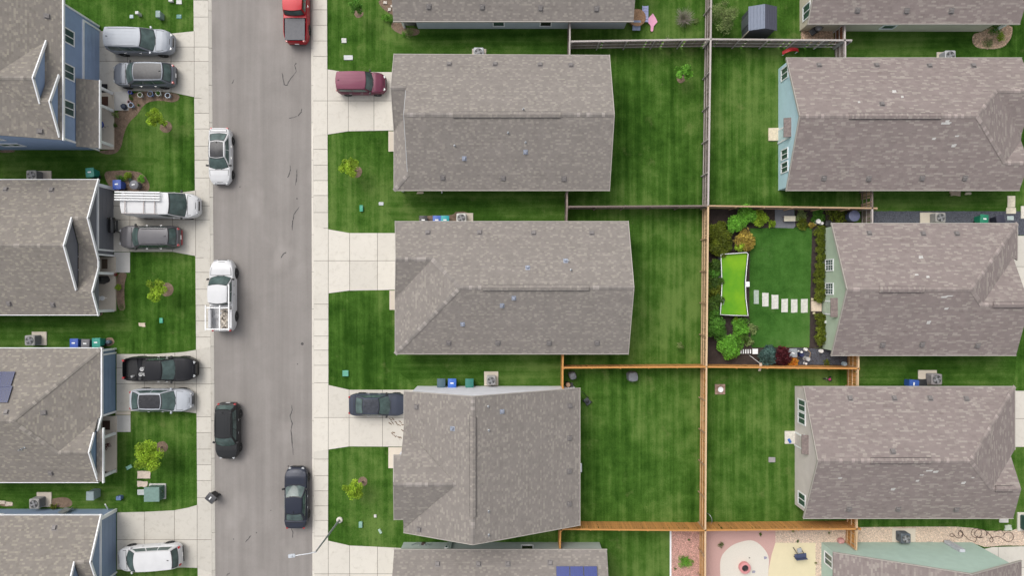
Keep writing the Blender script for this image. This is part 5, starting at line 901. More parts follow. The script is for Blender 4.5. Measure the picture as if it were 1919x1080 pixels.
# grass blades over the lawns: nobody could count them
def grass():
    n = 520000; W_, H_ = 43.5, 24.5; q = RNG.uniform((-W_, -H_), (W_, H_), (n, 2)); px = q[:, 0]*S+959.5; py = 540-q[:, 1]*S
    ok = (px < lx(py)+.5) | (px > rx(py)-.5)
    for e in EXC:
        a = np.array(e); c = (q[:, 0] > a[:, 0].min()) & (q[:, 0] < a[:, 0].max()) & (q[:, 1] > a[:, 1].min()) & (q[:, 1] < a[:, 1].max()) & ok
        i = np.where(c)[0]
        if len(i): ins = inpoly(q[i], e); ok[i[ins]] = False
    q = q[ok]; n = len(q); an = RNG.uniform(0, 2*PI, n); le = RNG.uniform(.04, .085, n); hh = RNG.uniform(.03, .065, n); w = RNG.uniform(.010, .02, n)
    d = np.stack([np.cos(an), np.sin(an)], 1); p = np.stack([-d[:, 1], d[:, 0]], 1); z0 = np.zeros((n, 1))
    a = np.hstack([q-p*w[:, None], z0]); b = np.hstack([q+p*w[:, None], z0]); c = np.hstack([q+d*le[:, None], hh[:, None]])
    v = np.stack([a, b, c], 1).reshape(-1, 3); me = bpy.data.meshes.new('grass'); me.vertices.add(3*n); me.vertices.foreach_set('co', v.astype(np.float32).ravel()); me.loops.add(3*n); me.loops.foreach_set('vertex_index', np.arange(3*n, dtype=np.int32))
    me.polygons.add(n); me.polygons.foreach_set('loop_start', np.arange(0, 3*n, 3, dtype=np.int32)); me.update(); at = me.attributes.new('tint', 'FLOAT', 'POINT'); at.data.foreach_set('value', np.repeat(RNG.uniform(-.3, .35, n), 3).astype(np.float32)); me.materials.append(GRX)
    o = bpy.data.objects.new('grass', me); link(o); tag(o, 'short mown green grass covering the lawns', 'grass', kind='stuff')
# ---------------------------------------------------------------- small things around the houses
def cart(label, px, py, col, rz=0.0, lid=None, hgt=1.0, sticker=True, name='wheeled_bin', group='wheeled bins'):
    root = thing(name, label, 'bin', P(px, py), rz, group); b = M('bin %.2f %.2f %.2f' % col, col, .5, var=.08); l_ = M('lid %.2f %.2f %.2f' % (lid or col), lid or col, .45, var=.08); z = .03
    m = MB(); m.box((0, 0, z+hgt*.45), (.50, .54, hgt*.88), 0, .05, taper=1.18); m.build('body', b, root, bevel=.01)
    m = MB(); rows = [[Vector((x, y, z+hgt*.91+.05*(1-(x/.33)**2)-.10*max(0, (y+.1)*.6))) for x in np.linspace(-.33, .33, 5)] for y in np.linspace(-.36, .37, 7)]; m.grid(rows); m.grid([[p-Vector((0, 0, .05)) for p in r_] for r_ in rows]); m.box((0, 0, z+hgt*.88), (.64, .70, .05), 0, .03); m.build('lid', l_, root, smooth=40)
    m = MB(); m.tube([(-.26, -.40, z+hgt*.9), (.26, -.40, z+hgt*.9)], .02, 8); m.build('handle', b, root)
    for s_ in (-1, 1): m = MB(); m.lathe([(.12, -.03), (.12, .03)], 14, axis='y'); m.v = [(s_*.27+y, -.25+x*1.0, .12+zz) for x, y, zz in m.v]; m.build('wheel', RUB, root)
    if sticker: m = MB(); m.box((.0, .02, z+hgt*.905+.056), (.26, .10, .012)); m.build('sticker', WHITE, root)
    return root
TEAL, BLU, DGR, GRN = (.02, .22, .17), (.03, .08, .36), (.10, .10, .11), (.015, .20, .11)
cart('emerald recycling bin behind the grey gabled house', 182, 327, (.02, .22, .17), .1, hgt=1.05); cart('blue wheeled bin in the shrub bed by the white work van', 231, 349, BLU, .05)
root = thing('round_bin', 'round grey lidded bin in the shrub bed by the white work van', 'bin', P(261, 349)); m = MB(); m.lathe([(.26, 0), (.33, .75), (.34, .78)], 20); m.build('body', M('bin grey', (.12, .12, .14), .6), root, smooth=40); m = MB(); m.lathe([(.37, .76), (.37, .82), (.28, .87), (.05, .89)], 20); m.build('lid', M('bin grey lid', (.14, .14, .16), .5), root, smooth=40); m = MB(); m.box((0, 0, .90), (.24, .08, .02), .2); m.build('sticker', WHITE, root)
cart('blue bin in the row of three beside the hip-roofed blue house', 152, 642, BLU, .02); cart('grey bin in the row of three beside the hip-roofed blue house', 173, 643, (.13, .125, .135), -.02); cart('green bin in the row of three beside the hip-roofed blue house', 193, 641, (.02, .24, .18), .04)
cart('black bin with grey lid standing on the kerb beside the street', 404, 928, (.012, .012, .014), .9, lid=(.055, .055, .06)); cart('dark bin in the row above the cross-hipped house', 796, 415, (.03, .03, .03), 0); cart('blue bin in the row above the cross-hipped house', 821, 415, (.05, .12, .42), 0); cart('turquoise bin in the row above the cross-hipped house', 836, 415, (.01, .30, .32), 0)
cart('slate-teal bin by the tall white wall', 829, 716, (.05, .10, .13), 0, sticker=False); cart('blue bin by the tall white wall', 849, 716, (.04, .13, .48), 0); cart('black bin with green lid by the tall white wall', 881, 716, (.015, .016, .017), 0, lid=(.02, .16, .13), sticker=False)
cart('green bin on the blue-grey gravel', 1830, 413, (.01, .18, .10), -.1); cart('dark navy bin on the blue-grey gravel', 1860, 414, (.03, .03, .05), .15, sticker=False); cart('blue bin above the taupe house', 1700, 717, (.025, .08, .30), 1.5); cart('black bin beside the blue bin above the taupe house', 1717, 717, (.015, .015, .017), .1, sticker=False)
def ac(label, px, py, col=(.34, .33, .31), s_=.80, pad=(1.15, 1.15), po=(0, 0), hgt=.78):
    root = thing('air_conditioner', label, 'air conditioner', P(px, py), 0, 'outdoor air conditioners'); c = M('ac %.2f %.2f' % col[:2], col, .5, .2); z = .09
    m = MB(); m.box((po[0], po[1], .045), (*pad, .09), 0, .01); m.build('pad', BEI, root); m = MB(); m.box((0, 0, z+hgt/2), (s_*.96, s_*.96, hgt), 0, .06); m.build('core', M('ac coil', (.10, .10, .105), .6), root)
    for k in range(6): m = MB(); m.box((0, 0, z+.08+k*(hgt-.14)/6+.03), (s_, s_, .055), 0, .06); m.build('louver', c, root)
    m = MB(); m.box((0, 0, z+hgt+.02), (s_+.02, s_+.02, .06), 0, .07); m.build('top_panel', c, root, bevel=.01)
    m = MB(); m.lathe([(s_*.41, 0), (s_*.41, .012)], 24, (0, 0, z+hgt+.05)); m.build('fan_well', BLACK, root)
    m = MB(); m.lathe([(.11, 0), (.09, .03)], 14, (0, 0, z+hgt+.062)); 
    for k in range(4):
        a = k*PI/2+.3; m.add([(math.cos(a+b_)*r, math.sin(a+b_)*r, z+hgt+.068+dz) for r, b_, dz in ((.09, 0, 0), (s_*.37, -.25, .0), (s_*.37, .3, .02), (.09, .5, .015))], [(0, 1, 2, 3)])
    m.build('fan', M('fan grey', (.25, .25, .26), .5), root)
    m = MB()
    for r in (.14, .22, .30): m.tube([(math.cos(a)*r*s_/.8, math.sin(a)*r*s_/.8, z+hgt+.09) for a in np.linspace(0, 2*PI, 25)], .007, 4)
    for k in range(8): a = k*PI/4; m.bar((math.cos(a)*.1, math.sin(a)*.1, z+hgt+.09), (math.cos(a)*s_*.42, math.sin(a)*s_*.42, z+hgt+.085), .012, .01)
    m.build('grille', M('grille wire', (.40, .40, .40), .4, .5), root)
ac('grey air conditioner by the grey gabled house', 73, 332, po=(.3, 0), pad=(1.5, 1.0)); ac('grey air conditioner by the hip-roofed blue house', 70, 637, po=(.2, .1), pad=(1.2, 1.1)); ac('grey air conditioner by the steel-blue wall', 78, 939, po=(.25, .1), pad=(1.2, 1.2)); ac('air conditioner above the maroon-car house', 898, 105, (.45, .46, .48), .8)
ac('white-topped air conditioner beside the bin row', 866, 411, (.55, .54, .51), .78, po=(.3, 0), pad=(1.2, 1.0)); ac('air conditioner on beige pad by the tall white wall', 921, 711, (.36, .35, .34), .72, po=(-.02, .05), pad=(1.15, 1.15)); ac('air conditioner with silver fan on the blue-grey gravel', 1750, 410, (.36, .34, .32), .8, po=(-.4, 0), pad=(1.5, 1.0)); ac('grey air conditioner above the taupe house', 1743, 709, (.28, .26, .26), .85, po=(-.25, .05), pad=(1.5, 1.2)); ac('slate-grey air conditioner on the cream gravel', 1686, 1003, (.11, .125, .145), .78, po=(.3, 0), pad=(1.9, 1.1)); ac('air conditioner hidden above the light blue house', 1768, 111, (.45, .45, .46), .85)
def pedestal(label, px, py, w, d, hgt, col, rz=0, cat='utility box', name='utility_box', lid=True):
    root = thing(name, label, cat, P(px, py), rz); c = M('utility %.2f %.2f %.2f' % col, col, .6, var=.12, scale=4); m = MB(); m.box((0, 0, hgt*.46), (w*.92, d*.92, hgt*.92), 0, min(.03, w*.1)); m.build('base', c, root)
    m = MB(); m.box((0, 0, hgt*.95), (w, d, max(.03, hgt*.14)), 0, min(.03, w*.1)); l_ = m.build('cover', c, root, bevel=.006)
    if hgt > .3: m = MB(); m.box((0, -d*.47, hgt*.5), (w*.6, .012, hgt*.5)); m.build('door', c, root)
    m = MB(); m.lathe([(.03, 0), (.025, .012)], 8, (w*.3, d*.25, hgt*.95+max(.03, hgt*.14)/2)); m.build('bolt', GALV, root); return root
UG, UL, UW = (.055, .19, .14), (.32, .42, .42), (.55, .55, .54)
for a in (('small white box at the edge of the lawn by the silver SUV', 322, 2, .35, .25, .25, UW), ('flat grey lid on the lawn by the sidewalk', 336, 4, .46, .34, .06, UW), ('pale blue meter lid on the lawn above the silver SUV', 247, 31, .32, .30, .06, (.40, .50, .52)), ('white post box on the lawn above the silver SUV', 263, 28, .28, .25, .55, UW), ('grey-green utility pedestal on the lawn above the silver SUV', 304, 32, .38, .55, .7, (.22, .30, .28)), ('green meter lid near the sidewalk above the silver SUV', 336, 31, .42, .34, .06, (.10, .24, .21)),
    ('small bright green cover on the lawn beside the grey house', 303, 601, .28, .42, .12, (.06, .34, .22)), ('grey lid beside the green transformer', 266, 923, .70, .46, .07, (.42, .45, .44)), ('tall grey utility pedestal by the hip-roofed house', 182, 924, .62, .72, .95, (.24, .30, .31)), ('small blue box on the grass by the steel-blue house', 227, 932, .40, .34, .4, (.10, .16, .30)),
    ('pale concrete cover on the lawn by the red pickup', 645, 76, .42, .40, .06, (.50, .50, .47)), ('rectangular pale concrete cover above the maroon car', 653, 108, .74, .40, .06, (.52, .53, .53)), ('green utility cover below the leafy young tree', 678, 391, .28, .52, .22, (.05, .32, .20)), ('light grey cover below the leafy young tree', 714.5, 382, .40, .28, .07, (.50, .52, .53)), ('square green cover on the lawn by the charcoal sedan', 648, 700, .50, .50, .12, (.10, .33, .23)), ('grey-green cover near the street lamp', 676.5, 983, .30, .50, .2, (.20, .36, .29)), ('small white cover near the leaning lime tree', 703.5, 967.5, .22, .24, .08, (.60, .58, .55)), ('pale green cover lying askew near the lamp', 712.5, 996, .2, .40, .1, (.34, .46, .38)),
    ('square grey stone cover on the lawn behind the taupe house', 1446, 862, .56, .42, .1, (.30, .28, .28)), ('pale green lid on the blue-grey gravel', 1893, 409, .55, .34, .05, (.42, .50, .48)), ('white flat cover below the taupe house', 1880, 976, .75, .34, .1, (.60, .58, .55))):
    pedestal(*a, rz=.5 if 'askew' in a[0] else 0)
root = thing('transformer', 'large green utility transformer on the lawn by the steel-blue house', 'transformer', P(296, 921)); TG = M('transformer green', (.085, .15, .125), .5, var=.1); m = MB(); m.box((0, 0, .05), (1.35, 1.25, .1)); m.build('pad', GRYC, root); m = MB(); m.box((.05, 0, .5), (1.1, 1.05, .8), 0, .02); m.build('cabinet', TG, root); m = MB(); m.slab([(-.62, -.58, .97), (.58, -.58, .93), (.58, .58, .93), (-.62, .58, .97)], .05); m.build('lid', M('transformer lid', (.15, .24, .21), .45), root); m = MB(); m.box((.63, .15, .55), (.05, .12, .18)); m.box((.63, -.2, .6), (.05, .08, .08)); m.build('latch', CHROME, root); m = MB(); m.box((.607, 0, .5), (.012, .02, .75)); m.build('door_seam', BLACK, root)
root = thing('transformer', 'dark green transformer box on a pale pad beside the cream gravel', 'transformer', P(1921, 978)); m = MB(); m.box((0, 0, .05), (1.35, 1.5, .1), ch=.02); m.build('pad', CONCR, root); m = MB(); m.box((.05, 0, .5), (1.05, 1.15, .8), 0, .06); m.build('cabinet', M('dark teal', (.02, .07, .06), .45), root); m = MB(); m.box((.05, 0, .92), (1.1, 1.2, .06), 0, .05); m.build('lid', M('dark teal lid', (.03, .085, .075), .45), root)
# stones and slabs
def stone(label, px, py, w, d, col=(.55, .46, .38), hgt=.06, irr=.08, group=None, rz=0, name='stepping_stone', n=10):
    m = MB(); pts = []
    for i in range(4*3):
        e = i//3; t = (i % 3)/3; c = [(-1, -1), (1, -1), (1, 1), (-1, 1)]; a, b = c[e], c[(e+1) % 4]; x, y = a[0]+(b[0]-a[0])*t, a[1]+(b[1]-a[1])*t; k = 1+random.uniform(-irr, irr); pts.append((x*w/2*k, y*d/2*k))
    m.prism(pts, 0, hgt); o = m.build(name, M('stone %.2f %.2f' % col[:2], col, .9, var=.15, scale=7, bump=.25), None, bevel=.008); o.location = P(px, py); o.rotation_euler = (0, 0, rz); EXC.append([(o.location.x+x*.92, o.location.y+y*.92) for x, y in pts]); return tag(o, label, 'stone', group)
stone('beige flat stone on the lawn below the grey house', 266.5, 609, .48, .30, (.58, .48, .38), irr=.15); stone('large beige slab beside the full green tree', 270, 890.5, 1.1, .62); stone('irregular beige slab above the grey utility lid', 268, 908, .78, .46, irr=.2); stone('pale stone at the steel-blue house corner', 6, 942, .5, .25, irr=.2); stone('flat beige stone in the bark beside steel-blue siding', 17, 945, .6, .3, irr=.2); stone('mossy oval green cover on the lawn by the hip-roofed house', 242, 876, .48, .28, (.22, .42, .34), irr=.2, rz=.5)
PS = 'pale stepping stones across the garden lawn'
for lb, x, y, w, d, c in (('mottled grey stepping stone nearest the pool', 1417, 557, .40, 1.12, (.36, .42, .36)), ('pale stepping stone second from the pool', 1434, 562, .52, 1.12, (.56, .55, .50)), ('pale stepping stone third from the pool', 1452, 566, .55, 1.15, (.56, .55, .50)), ('pale stepping stone third from the doorstep', 1470, 573, .52, 1.1, (.56, .55, .50)), ('pale stepping stone second from the doorstep', 1488, 573.5, .52, 1.1, (.56, .55, .50)), ('pale stepping stone nearest the doorstep', 1507, 573.5, .55, 1.12, (.56, .55, .50))): stone(lb, x, y, w, d, c, irr=.03, group=PS, hgt=.05)
stone('beige doorstep at the sage-green house', 1529, 574, .82, .85, (.62, .50, .39), .14, irr=.01, name='doorstep'); stone('small round cream stone above the sage doorstep', 1522, 561, .2, .16, (.62, .54, .38), irr=.1); stone('small round cream stone below the sage doorstep', 1525, 587, .2, .16, (.62, .54, .38), irr=.1)
stone('square cream doorstep at the light blue house', 1449, 252, .82, 1.04, (.64, .55, .41), .12, irr=.01, name='doorstep'); stone('pale doorstep with blue bag at the taupe house', 1479.5, 820, .82, 1.04, (.60, .57, .50), .12, irr=.01, name='doorstep')
stone('long cream paving slab by the light blue house', 1894.5, 378, .62, .92, (.66, .60, .46), irr=.03); stone('shorter cream paving slab by the light blue house', 1894, 395, .78, .5, (.64, .58, .45), irr=.03); stone('cream paving slab at the blue-grey gravel end', 1919, 398, .55, 1.0, (.64, .60, .52), irr=.03); stone('pale green rock at the gravel edge by the taupe house', 1888, 989, .56, .42, (.46, .50, .42), .1, irr=.22, name='rock')
stone('splash block below the maroon-car house', 787.5, 361, .5, .16, (.62, .52, .40), irr=.25, name='splash_block'); stone('pinkish rock below the light blue house', 1788, 363, .7, .38, (.45, .33, .26), .18, irr=.25, name='rock'); stone('white rock below the light blue house', 1813, 363, .45, .2, (.62, .52, .48), .12, irr=.25, name='rock')
for i, (x, y) in enumerate(((722, 5), (735, 12), (741, 22), (730, 18))): stone('pale rock in the bark bed beside the pale blue-grey house', x, y, .25, .2, (.55, .50, .45), .12, irr=.3, group='rocks in the bark bed', name='rock')
for x, y, c, lb in ((1434, 1046, (.28, .27, .36), 'lavender-grey stone on the firepit patio beside the yellow patio'), (1412, 1072, (.30, .30, .36), 'blue-grey stone on the firepit patio'), (1404, 1046, (.25, .25, .22), 'small dark stone on the firepit patio')): stone(lb, x, y, .22 if 'small' not in lb else .1, .18 if 'small' not in lb else .08, c, .08, irr=.3, name='rock')
# pots by the blue house
def pot(label, px, py, r, col, plant=None, hgt=.4):
    root = thing('flower_pot', label, 'flower pot', P(px, py), 0, 'pots in the bark bed'); m = MB(); m.lathe([(r*.65, 0), (r, hgt*.9), (r*1.08, hgt*.92), (r*1.08, hgt), (r*.9, hgt), (r*.85, hgt*.85)], 18); m.build('pot', M('glaze %.2f %.2f %.2f' % col, col, .3, var=.2, scale=8), root, smooth=40); m = MB(); m.lathe([(r*.86, 0), (r*.86, .01)], 16, (0, 0, hgt*.86)); m.build('soil', MULD, root)
    if plant: leaves('foliage', [((0, 0, hgt*1.1), r*.9)], 90, .07, LM[plant], root)
pot('small cobalt pot at the driveway corner', 248, 175, .14, (.02, .05, .40)); pot('white pot with pale green plant', 267, 180, .19, (.62, .64, .62), 'sage'); pot('blue and white pot with white filling', 286, 178, .22, (.10, .20, .45), 'dry'); pot('white pot with green trailing plant', 301, 177, .2, (.60, .64, .60), 'green'); pot('pale blue pot at the end of the bed', 318.5, 181, .2, (.45, .55, .66)); pot('pink pot beside the porch walk', 246, 193, .13, (.50, .32, .36)); pot('blue-rimmed white pot beside the porch walk', 250, 199, .2, (.35, .45, .62)); pot('terracotta saucer pot on the grey porch', 190, 588, .16, (.30, .16, .10), hgt=.2)
# lumpy covered things
def lump(label, cat, name, px, py, w, d, hgt, mat, rz=0, z=0.0, seed=1, top=.75):
    rnd = random.Random(seed); rows = []
    for k, (t, s_) in enumerate(((0, 1.02), (.3, 1.0), (.7, .96), (.92, .9), (1, top))):
        rows.append([Vector((w/2*s_*np.sign(math.cos(a))*abs(math.cos(a))**.6*(1+rnd.uniform(-.05, .05)), d/2*s_*np.sign(math.sin(a))*abs(math.sin(a))**.6*(1+rnd.uniform(-.05, .05)), z+hgt*t*(1+rnd.uniform(-.03, .05)))) for a in np.linspace(0, 2*PI, 25)[:-1]])
    m = MB(); n = 24; vs = [v for r_ in rows for v in r_]+[Vector((0, 0, z+hgt*1.06))]; m.add(vs, [(i*n+j, i*n+(j+1) % n, (i+1)*n+(j+1) % n, (i+1)*n+j) for i in range(4) for j in range(n)]+[(4*n+j, 4*n+(j+1) % n, 5*n) for j in range(n)]); o = m.build(name, mat, None, smooth=45); o.location = P(px, py); o.rotation_euler = (0, 0, rz); return tag(o, label, cat)
COV = M('grill cover black', (.014, .014, .016), .55, bump=.3, bscale=12); COVG = M('grey cover', (.14, .145, .16), .7, bump=.5, bscale=9)
lump('black covered grill standing on the grey porch', 'grill', 'covered_grill', 199, 525, .75, .55, 1.1, COV, .4, seed=3); lump('square grey covered fire table by the orange cedar fence', 'table', 'covered_table', 1184, 705, .85, .80, .75, COVG, .1, seed=5, top=.85); lump('small grey covered grill beside the short cedar fence', 'grill', 'covered_grill', 1072, 703, .58, .62, .95, COVG, .3, seed=9); lump('blue-grey beanbag on the grey lawn slab', 'bag', 'dark_bag', 235, 201, .4, .42, .4, M('navy bag', (.03, .04, .07), .6), .5, seed=2); lump('crumpled pink bag by the mint wall', 'bag', 'bag', 1574, 1013, .5, .42, .35, M('pink bag', (.50, .26, .25), .7, var=.3, scale=8), .2, seed=7)
lump('black planter box at the hedge end', 'planter', 'planter_box', 1548, 420, .55, .5, .5, BLACK, 0, seed=4, top=.95); lump('heap of brown debris beside the hip-roofed house bins', 'pot', 'garden_pot', 206, 641, .35, .3, .35, M('slate pot', (.10, .13, .17), .6), 0, seed=6)
# black barrel smoker beside the garage door
root = thing('smoker_grill', 'long black barrel smoker against the grey garage door', 'grill', P(221, 424)); m = MB(); rows = []
for y in np.linspace(-.62, .62, 9): rr_ = .27*(1 if abs(y) < .6 else .85); rows.append([Vector((rr_*math.cos(a), y, .85+rr_*math.sin(a))) for a in np.linspace(0, 2*PI, 17)])
m.grid(rows); m.add([rows[0][i] for i in range(16)], [tuple(range(16))]); m.add([rows[-1][i] for i in range(16)], [tuple(range(16))]); m.build('barrel', M('gloss black', (.01, .01, .011), .25, coat=.5), root, smooth=40); m = MB(); m.box((.36, -.05, .8), (.22, .9, .03)); m.build('side_shelf', BLACK, root)
for x, y in ((-.2, -.5), (.2, -.5), (-.2, .5), (.2, .5)): m = MB(); m.bar((x, y, 0), (x*.9, y, .7), .04, .04, up=(1, 0, 0)); m.build('leg', BLACK, root)
m = MB(); m.tube([(.27, -.35, .98), (.36, -.3, 1.0), (.36, .3, 1.0), (.27, .35, .98)], .015, 6); m.build('handle', CHROME, root); m = MB(); m.tube([(0, .5, 1.05), (0, .5, 1.45)], .05, 10); m.build('chimney', BLACK, root)
# kettle grill and small things on the blue porch
root = thing('kettle_grill', 'blue kettle grill on the blue house porch', 'grill', P(199, 238), 0); m = MB(); m.lathe([(.05, .62), (.25, .68), (.31, .82), (.31, .84), (.24, .98), (.06, 1.05)], 20); m.build('bowl', M('blue enamel', (.02, .04, .22), .25, coat=.6), root, smooth=45)
for k in range(3): a = k*2.1; m = MB(); m.bar((.12*math.cos(a), .12*math.sin(a), .66), (.32*math.cos(a), .32*math.sin(a), .12), .025, .025); m.build('leg', GALV, root)
m = MB(); m.tube([(.28, -.12, .83), (.45, -.25, .83)], .02, 6); m.build('handle', BLACK, root)
def mat_(label, px, py, w, d, col): m = MB(); m.box((0, 0, .13), (w, d, .015)); o = m.build('door_mat', M('mat %.2f' % col[0], col, .95, var=.3, scale=20, bump=.3), None); o.location = P(px, py); return tag(o, label, 'door mat')
mat_('brown door mat on the blue house porch', 198, 190, .55, .75, (.10, .05, .035)); mat_('black mat by the blue house garage', 196, 166, .6, .7, (.012, .012, .014)); mat_('patterned brown mat at the grey house porch', 198, 495, .45, .8, (.12, .085, .06)); mat_('dark brown mat on the hip-roofed house porch', 201, 797, .6, .75, (.06, .03, .022))
for lb, x in (('white round stool beside the porch rail', 192), ('white round stool nearer the porch edge', 199)):
    root = thing('stool', lb+' of the grey house', 'stool', P(x, 559), 0, 'white porch stools'); m = MB(); m.lathe([(.17, .52), (.19, .55), (.17, .58)], 18); m.build('seat', WHITE, root, smooth=40)
    for k in range(3): a = k*2.1; m = MB(); m.tube([(.13*math.cos(a), .13*math.sin(a), .12), (.1*math.cos(a), .1*math.sin(a), .53)], .018, 6); m.build('leg', WHITE, root)
shrub('dark red spidery plant on the hip-roofed house porch', 202, 835, .42, .6, LM['red'], 110, .13); shrub('brown dried plant at the porch post', 201, 886, .25, .4, LM['red'], 50, .1)
# street lamp
root = thing('street_lamp', 'tall grey street lamp with curved arm over the kerb', 'street lamp', P(636.5, 975)); m = MB(); m.lathe([(.25, 0), (.25, .1), (.2, .14)], 20); m.build('base', CONCR, root, smooth=40); GP = M('lamp pole grey', (.30, .31, .32), .5, .4)
m = MB(); m.tube([(0, 0, .1), (0, 0, 3.5), (0, 0, 6.85)], [.085, .07, .05], 12); m.build('pole', GP, root, smooth=40); m = MB(); m.tube([(0, 0, 6.8), (-.5, -.08, 6.95), (-1.45, -.2, 7.0)], [.04, .035, .03], 8); m.build('arm', M('lamp arm', (.45, .47, .50), .4, .5), root, smooth=40); m = MB(); m.box((-1.66, -.22, 7.0), (.5, .26, .09), .13, .03); hd_ = m.build('lamp_head', M('lamp head pale', (.55, .58, .62), .4, .3), root); m = MB(); m.lathe([(.05, 0), (.045, .05)], 10, (-1.6, -.22, 7.04)); m.build('photocell', GALV, hd_)
# pool
root = thing('pool', 'rectangular above-ground pool with vivid green water and white rim', 'pool', P(1372, 530)); pw = lambda pts, z: [Vector((P(x, y, z)[0]-root.location.x, P(x, y, z)[1]-root.location.y, z)) for x, y in pts]
zr_ = .95; oc = [(1351, 477), (1399, 473.5), (1402, 476), (1399.5, 500), (1397, 530), (1398, 560), (1402, 592), (1375, 591.5), (1350, 590), (1352, 560), (1353, 530), (1352, 500)]
ring_ = pw(oc, zr_); m = MB(); n = len(ring_); cen = sum(ring_, Vector((0, 0, 0)))/n; inn = [p+(cen-p).normalized()*.10 for p in ring_]; gr_ = [Vector((p.x, p.y, 0)) for p in ring_]
m.add(ring_+gr_, [(i, (i+1) % n, n+(i+1) % n, n+i) for i in range(n)]); m.build('side_wall', M('pool liner grey', (.10, .12, .15), .6), root); m = MB()
m.tube([tuple(p) for p in ring_]+[tuple(ring_[0])], .032, 8); m.build('rim', WHITE, root, smooth=50)
POOL = M('green pool water', (.06, .24, .010), .08, var=.1, scale=.5, col2=(.18, .36, .012), spec=.3); m = MB(); wat = [p+(cen-p).normalized()*.05-Vector((0, 0, .18)) for p in ring_]; m.add(wat, [tuple(range(n))]); m.build('water', POOL, root)
m = MB(); m.tube([tuple(p) for p in pw([(1352, 563), (1357, 563), (1356, 571), (1352, 571)], 1.02)], .02, 6); m.build('ladder', CHROME, root); m = MB(); c = pw([(1401, 533)], .9)[0]; m.box(c, (.28, .42, .22), 0, .03); m.build('skimmer', WHITE, root)
root = thing('pool_pump', 'black pump housing beside the green pool', 'pump', P(1346, 522)); m = MB(); m.lathe([(.34, 0), (.36, .45), (.28, .6), (.1, .66)], 18); m.build('tank', BLACK, root, smooth=45); m = MB(); m.tube([(-.2, .2, .5), (0, .36, .55), (.35, .36, .5)], .035, 8); m.build('hose', WHITE, root, smooth=45)
# slate pad with bench, barrel, ornaments
m = MB(); q = pxp((1452, 392), (1488, 392), (1490, 424), (1487, 428), (1452, 427)); m.prism(q, 0, .05); EXC.append(q); o = structure('slate_pad', m, M('slate pad', (.16, .165, .185), .85, var=.15, scale=14, bump=.2))
root = thing('bench', 'cream slatted bench on the dark slate pad', 'bench', P(1475.5, 411)); WB = M('cream bench wood', (.62, .57, .45), .6)
for k in range(5): m = MB(); m.box((0, -.17+k*.085, .48), (.92, .075, .03)); m.build('slat', WB, root)
for x in (-.38, .38):
    for y in (-.15, .15): m = MB(); m.box((x, y, .26), (.05, .05, .42)); m.build('leg', M('bench brown', (.12, .05, .04), .6), root)
root = thing('rain_barrel', 'dark blue round barrel lid beside the weathered fence', 'barrel', P(1590, 407)); m = MB(); m.lathe([(.36, 0), (.44, .5), (.42, .95)], 22); m.build('barrel', M('barrel blue', (.05, .06, .12), .5), root, smooth=45); m = MB(); m.lathe([(.45, .93), (.45, 1.0), (.36, 1.03), (.05, 1.04)], 22); m.build('lid', M('barrel lid', (.11, .12, .20), .5), root, smooth=45)
ORN = M('white ornament', (.70, .68, .66), .5)
def ornament(label, px, py, r, hgt, mat=ORN, cat='ornament', name='garden_ornament'): 
    root = thing(name, label, cat, P(px, py)); m = MB(); m.lathe([(r*.8, 0), (r*.5, hgt*.2), (r*.45, hgt*.7), (r, hgt*.88), (r*.9, hgt), (r*.3, hgt*.95)], 16); m.build('basin', mat, root, smooth=45); m = MB(); m.lathe([(r*.9, 0), (r*1.0, .04)], 14); m.build('foot', mat, root); return root
ornament('white figurine pair at the hedge end', 1529, 416, .2, .5); ornament('small white figurine by the black planter', 1537, 419, .14, .35); ornament('white bowl ornament by the sage wall', 1537, 658, .16, .3); ornament('small white bowl on the slate gravel', 1508, 655, .13, .3); ornament('pedestal birdbath with grey bowl on the slate gravel', 1508, 672, .18, .7, M('grey stoneware', (.40, .40, .40), .6)); ornament('white solar light by the cedar fence', 1507, 681, .1, .4); ornament('clear glass jar by the cedar gate', 1580, 682, .18, .35, M('pale glass', (.42, .52, .58), .15)); ornament('navy glazed fountain on the slate gravel', 1497, 664, .2, .6, M('navy glaze', (.015, .02, .07), .25)); ornament('white spout ornament beside the navy fountain', 1496, 659, .1, .65)
root = thing('storage_box', 'square grey lidded box beside the dark red maple', 'storage box', P(1480, 661)); m = MB(); m.box((0, 0, .28), (.72, .66, .56), 0, .06); m.build('body', M('box grey', (.20, .22, .24), .6), root); m = MB(); m.box((0, 0, .58), (.78, .72, .06), 0, .05); m.build('lid', M('box lid grey', (.26, .28, .30), .5), root); m = MB(); m.box((.03, 0, .62), (.24, .09, .025), -.3, .01); m.build('handle', WHITE, root)
root = thing('ladder_shelf', 'white striped slatted bench at the dark garden bed', 'bench', P(1403, 658.5)); m = MB(); m.box((.42, 0, .3), (.44, .42, .05)); m.build('seat', WHITE, root)
for k in range(5): m = MB(); m.box((-.72+k*.19, 0, .3), (.09, .34, .03)); m.build('slat', WHITE, root)
for x in (-.75, .55):
    for y in (-.14, .14): m = MB(); m.box((x, y, .15), (.04, .04, .3)); m.build('leg', WHITE, root)
root = thing('garden_flag', 'small cream flag on a white pole leaning on the cedar fence', 'flag', P(1404, 666)); m = MB(); m.tube([(0, 0, 0), (.4, -.5, 1.2)], .018, 6); m.build('pole', WHITE, root); m = MB(); m.grid([[Vector((.38+.1*i+.04*math.sin(j), -.50-.17*j, 1.25-.05*j)) for i in range(3)] for j in range(5)]); m.build('cloth', M('cream cloth', (.62, .52, .42), .9), root, smooth=60)
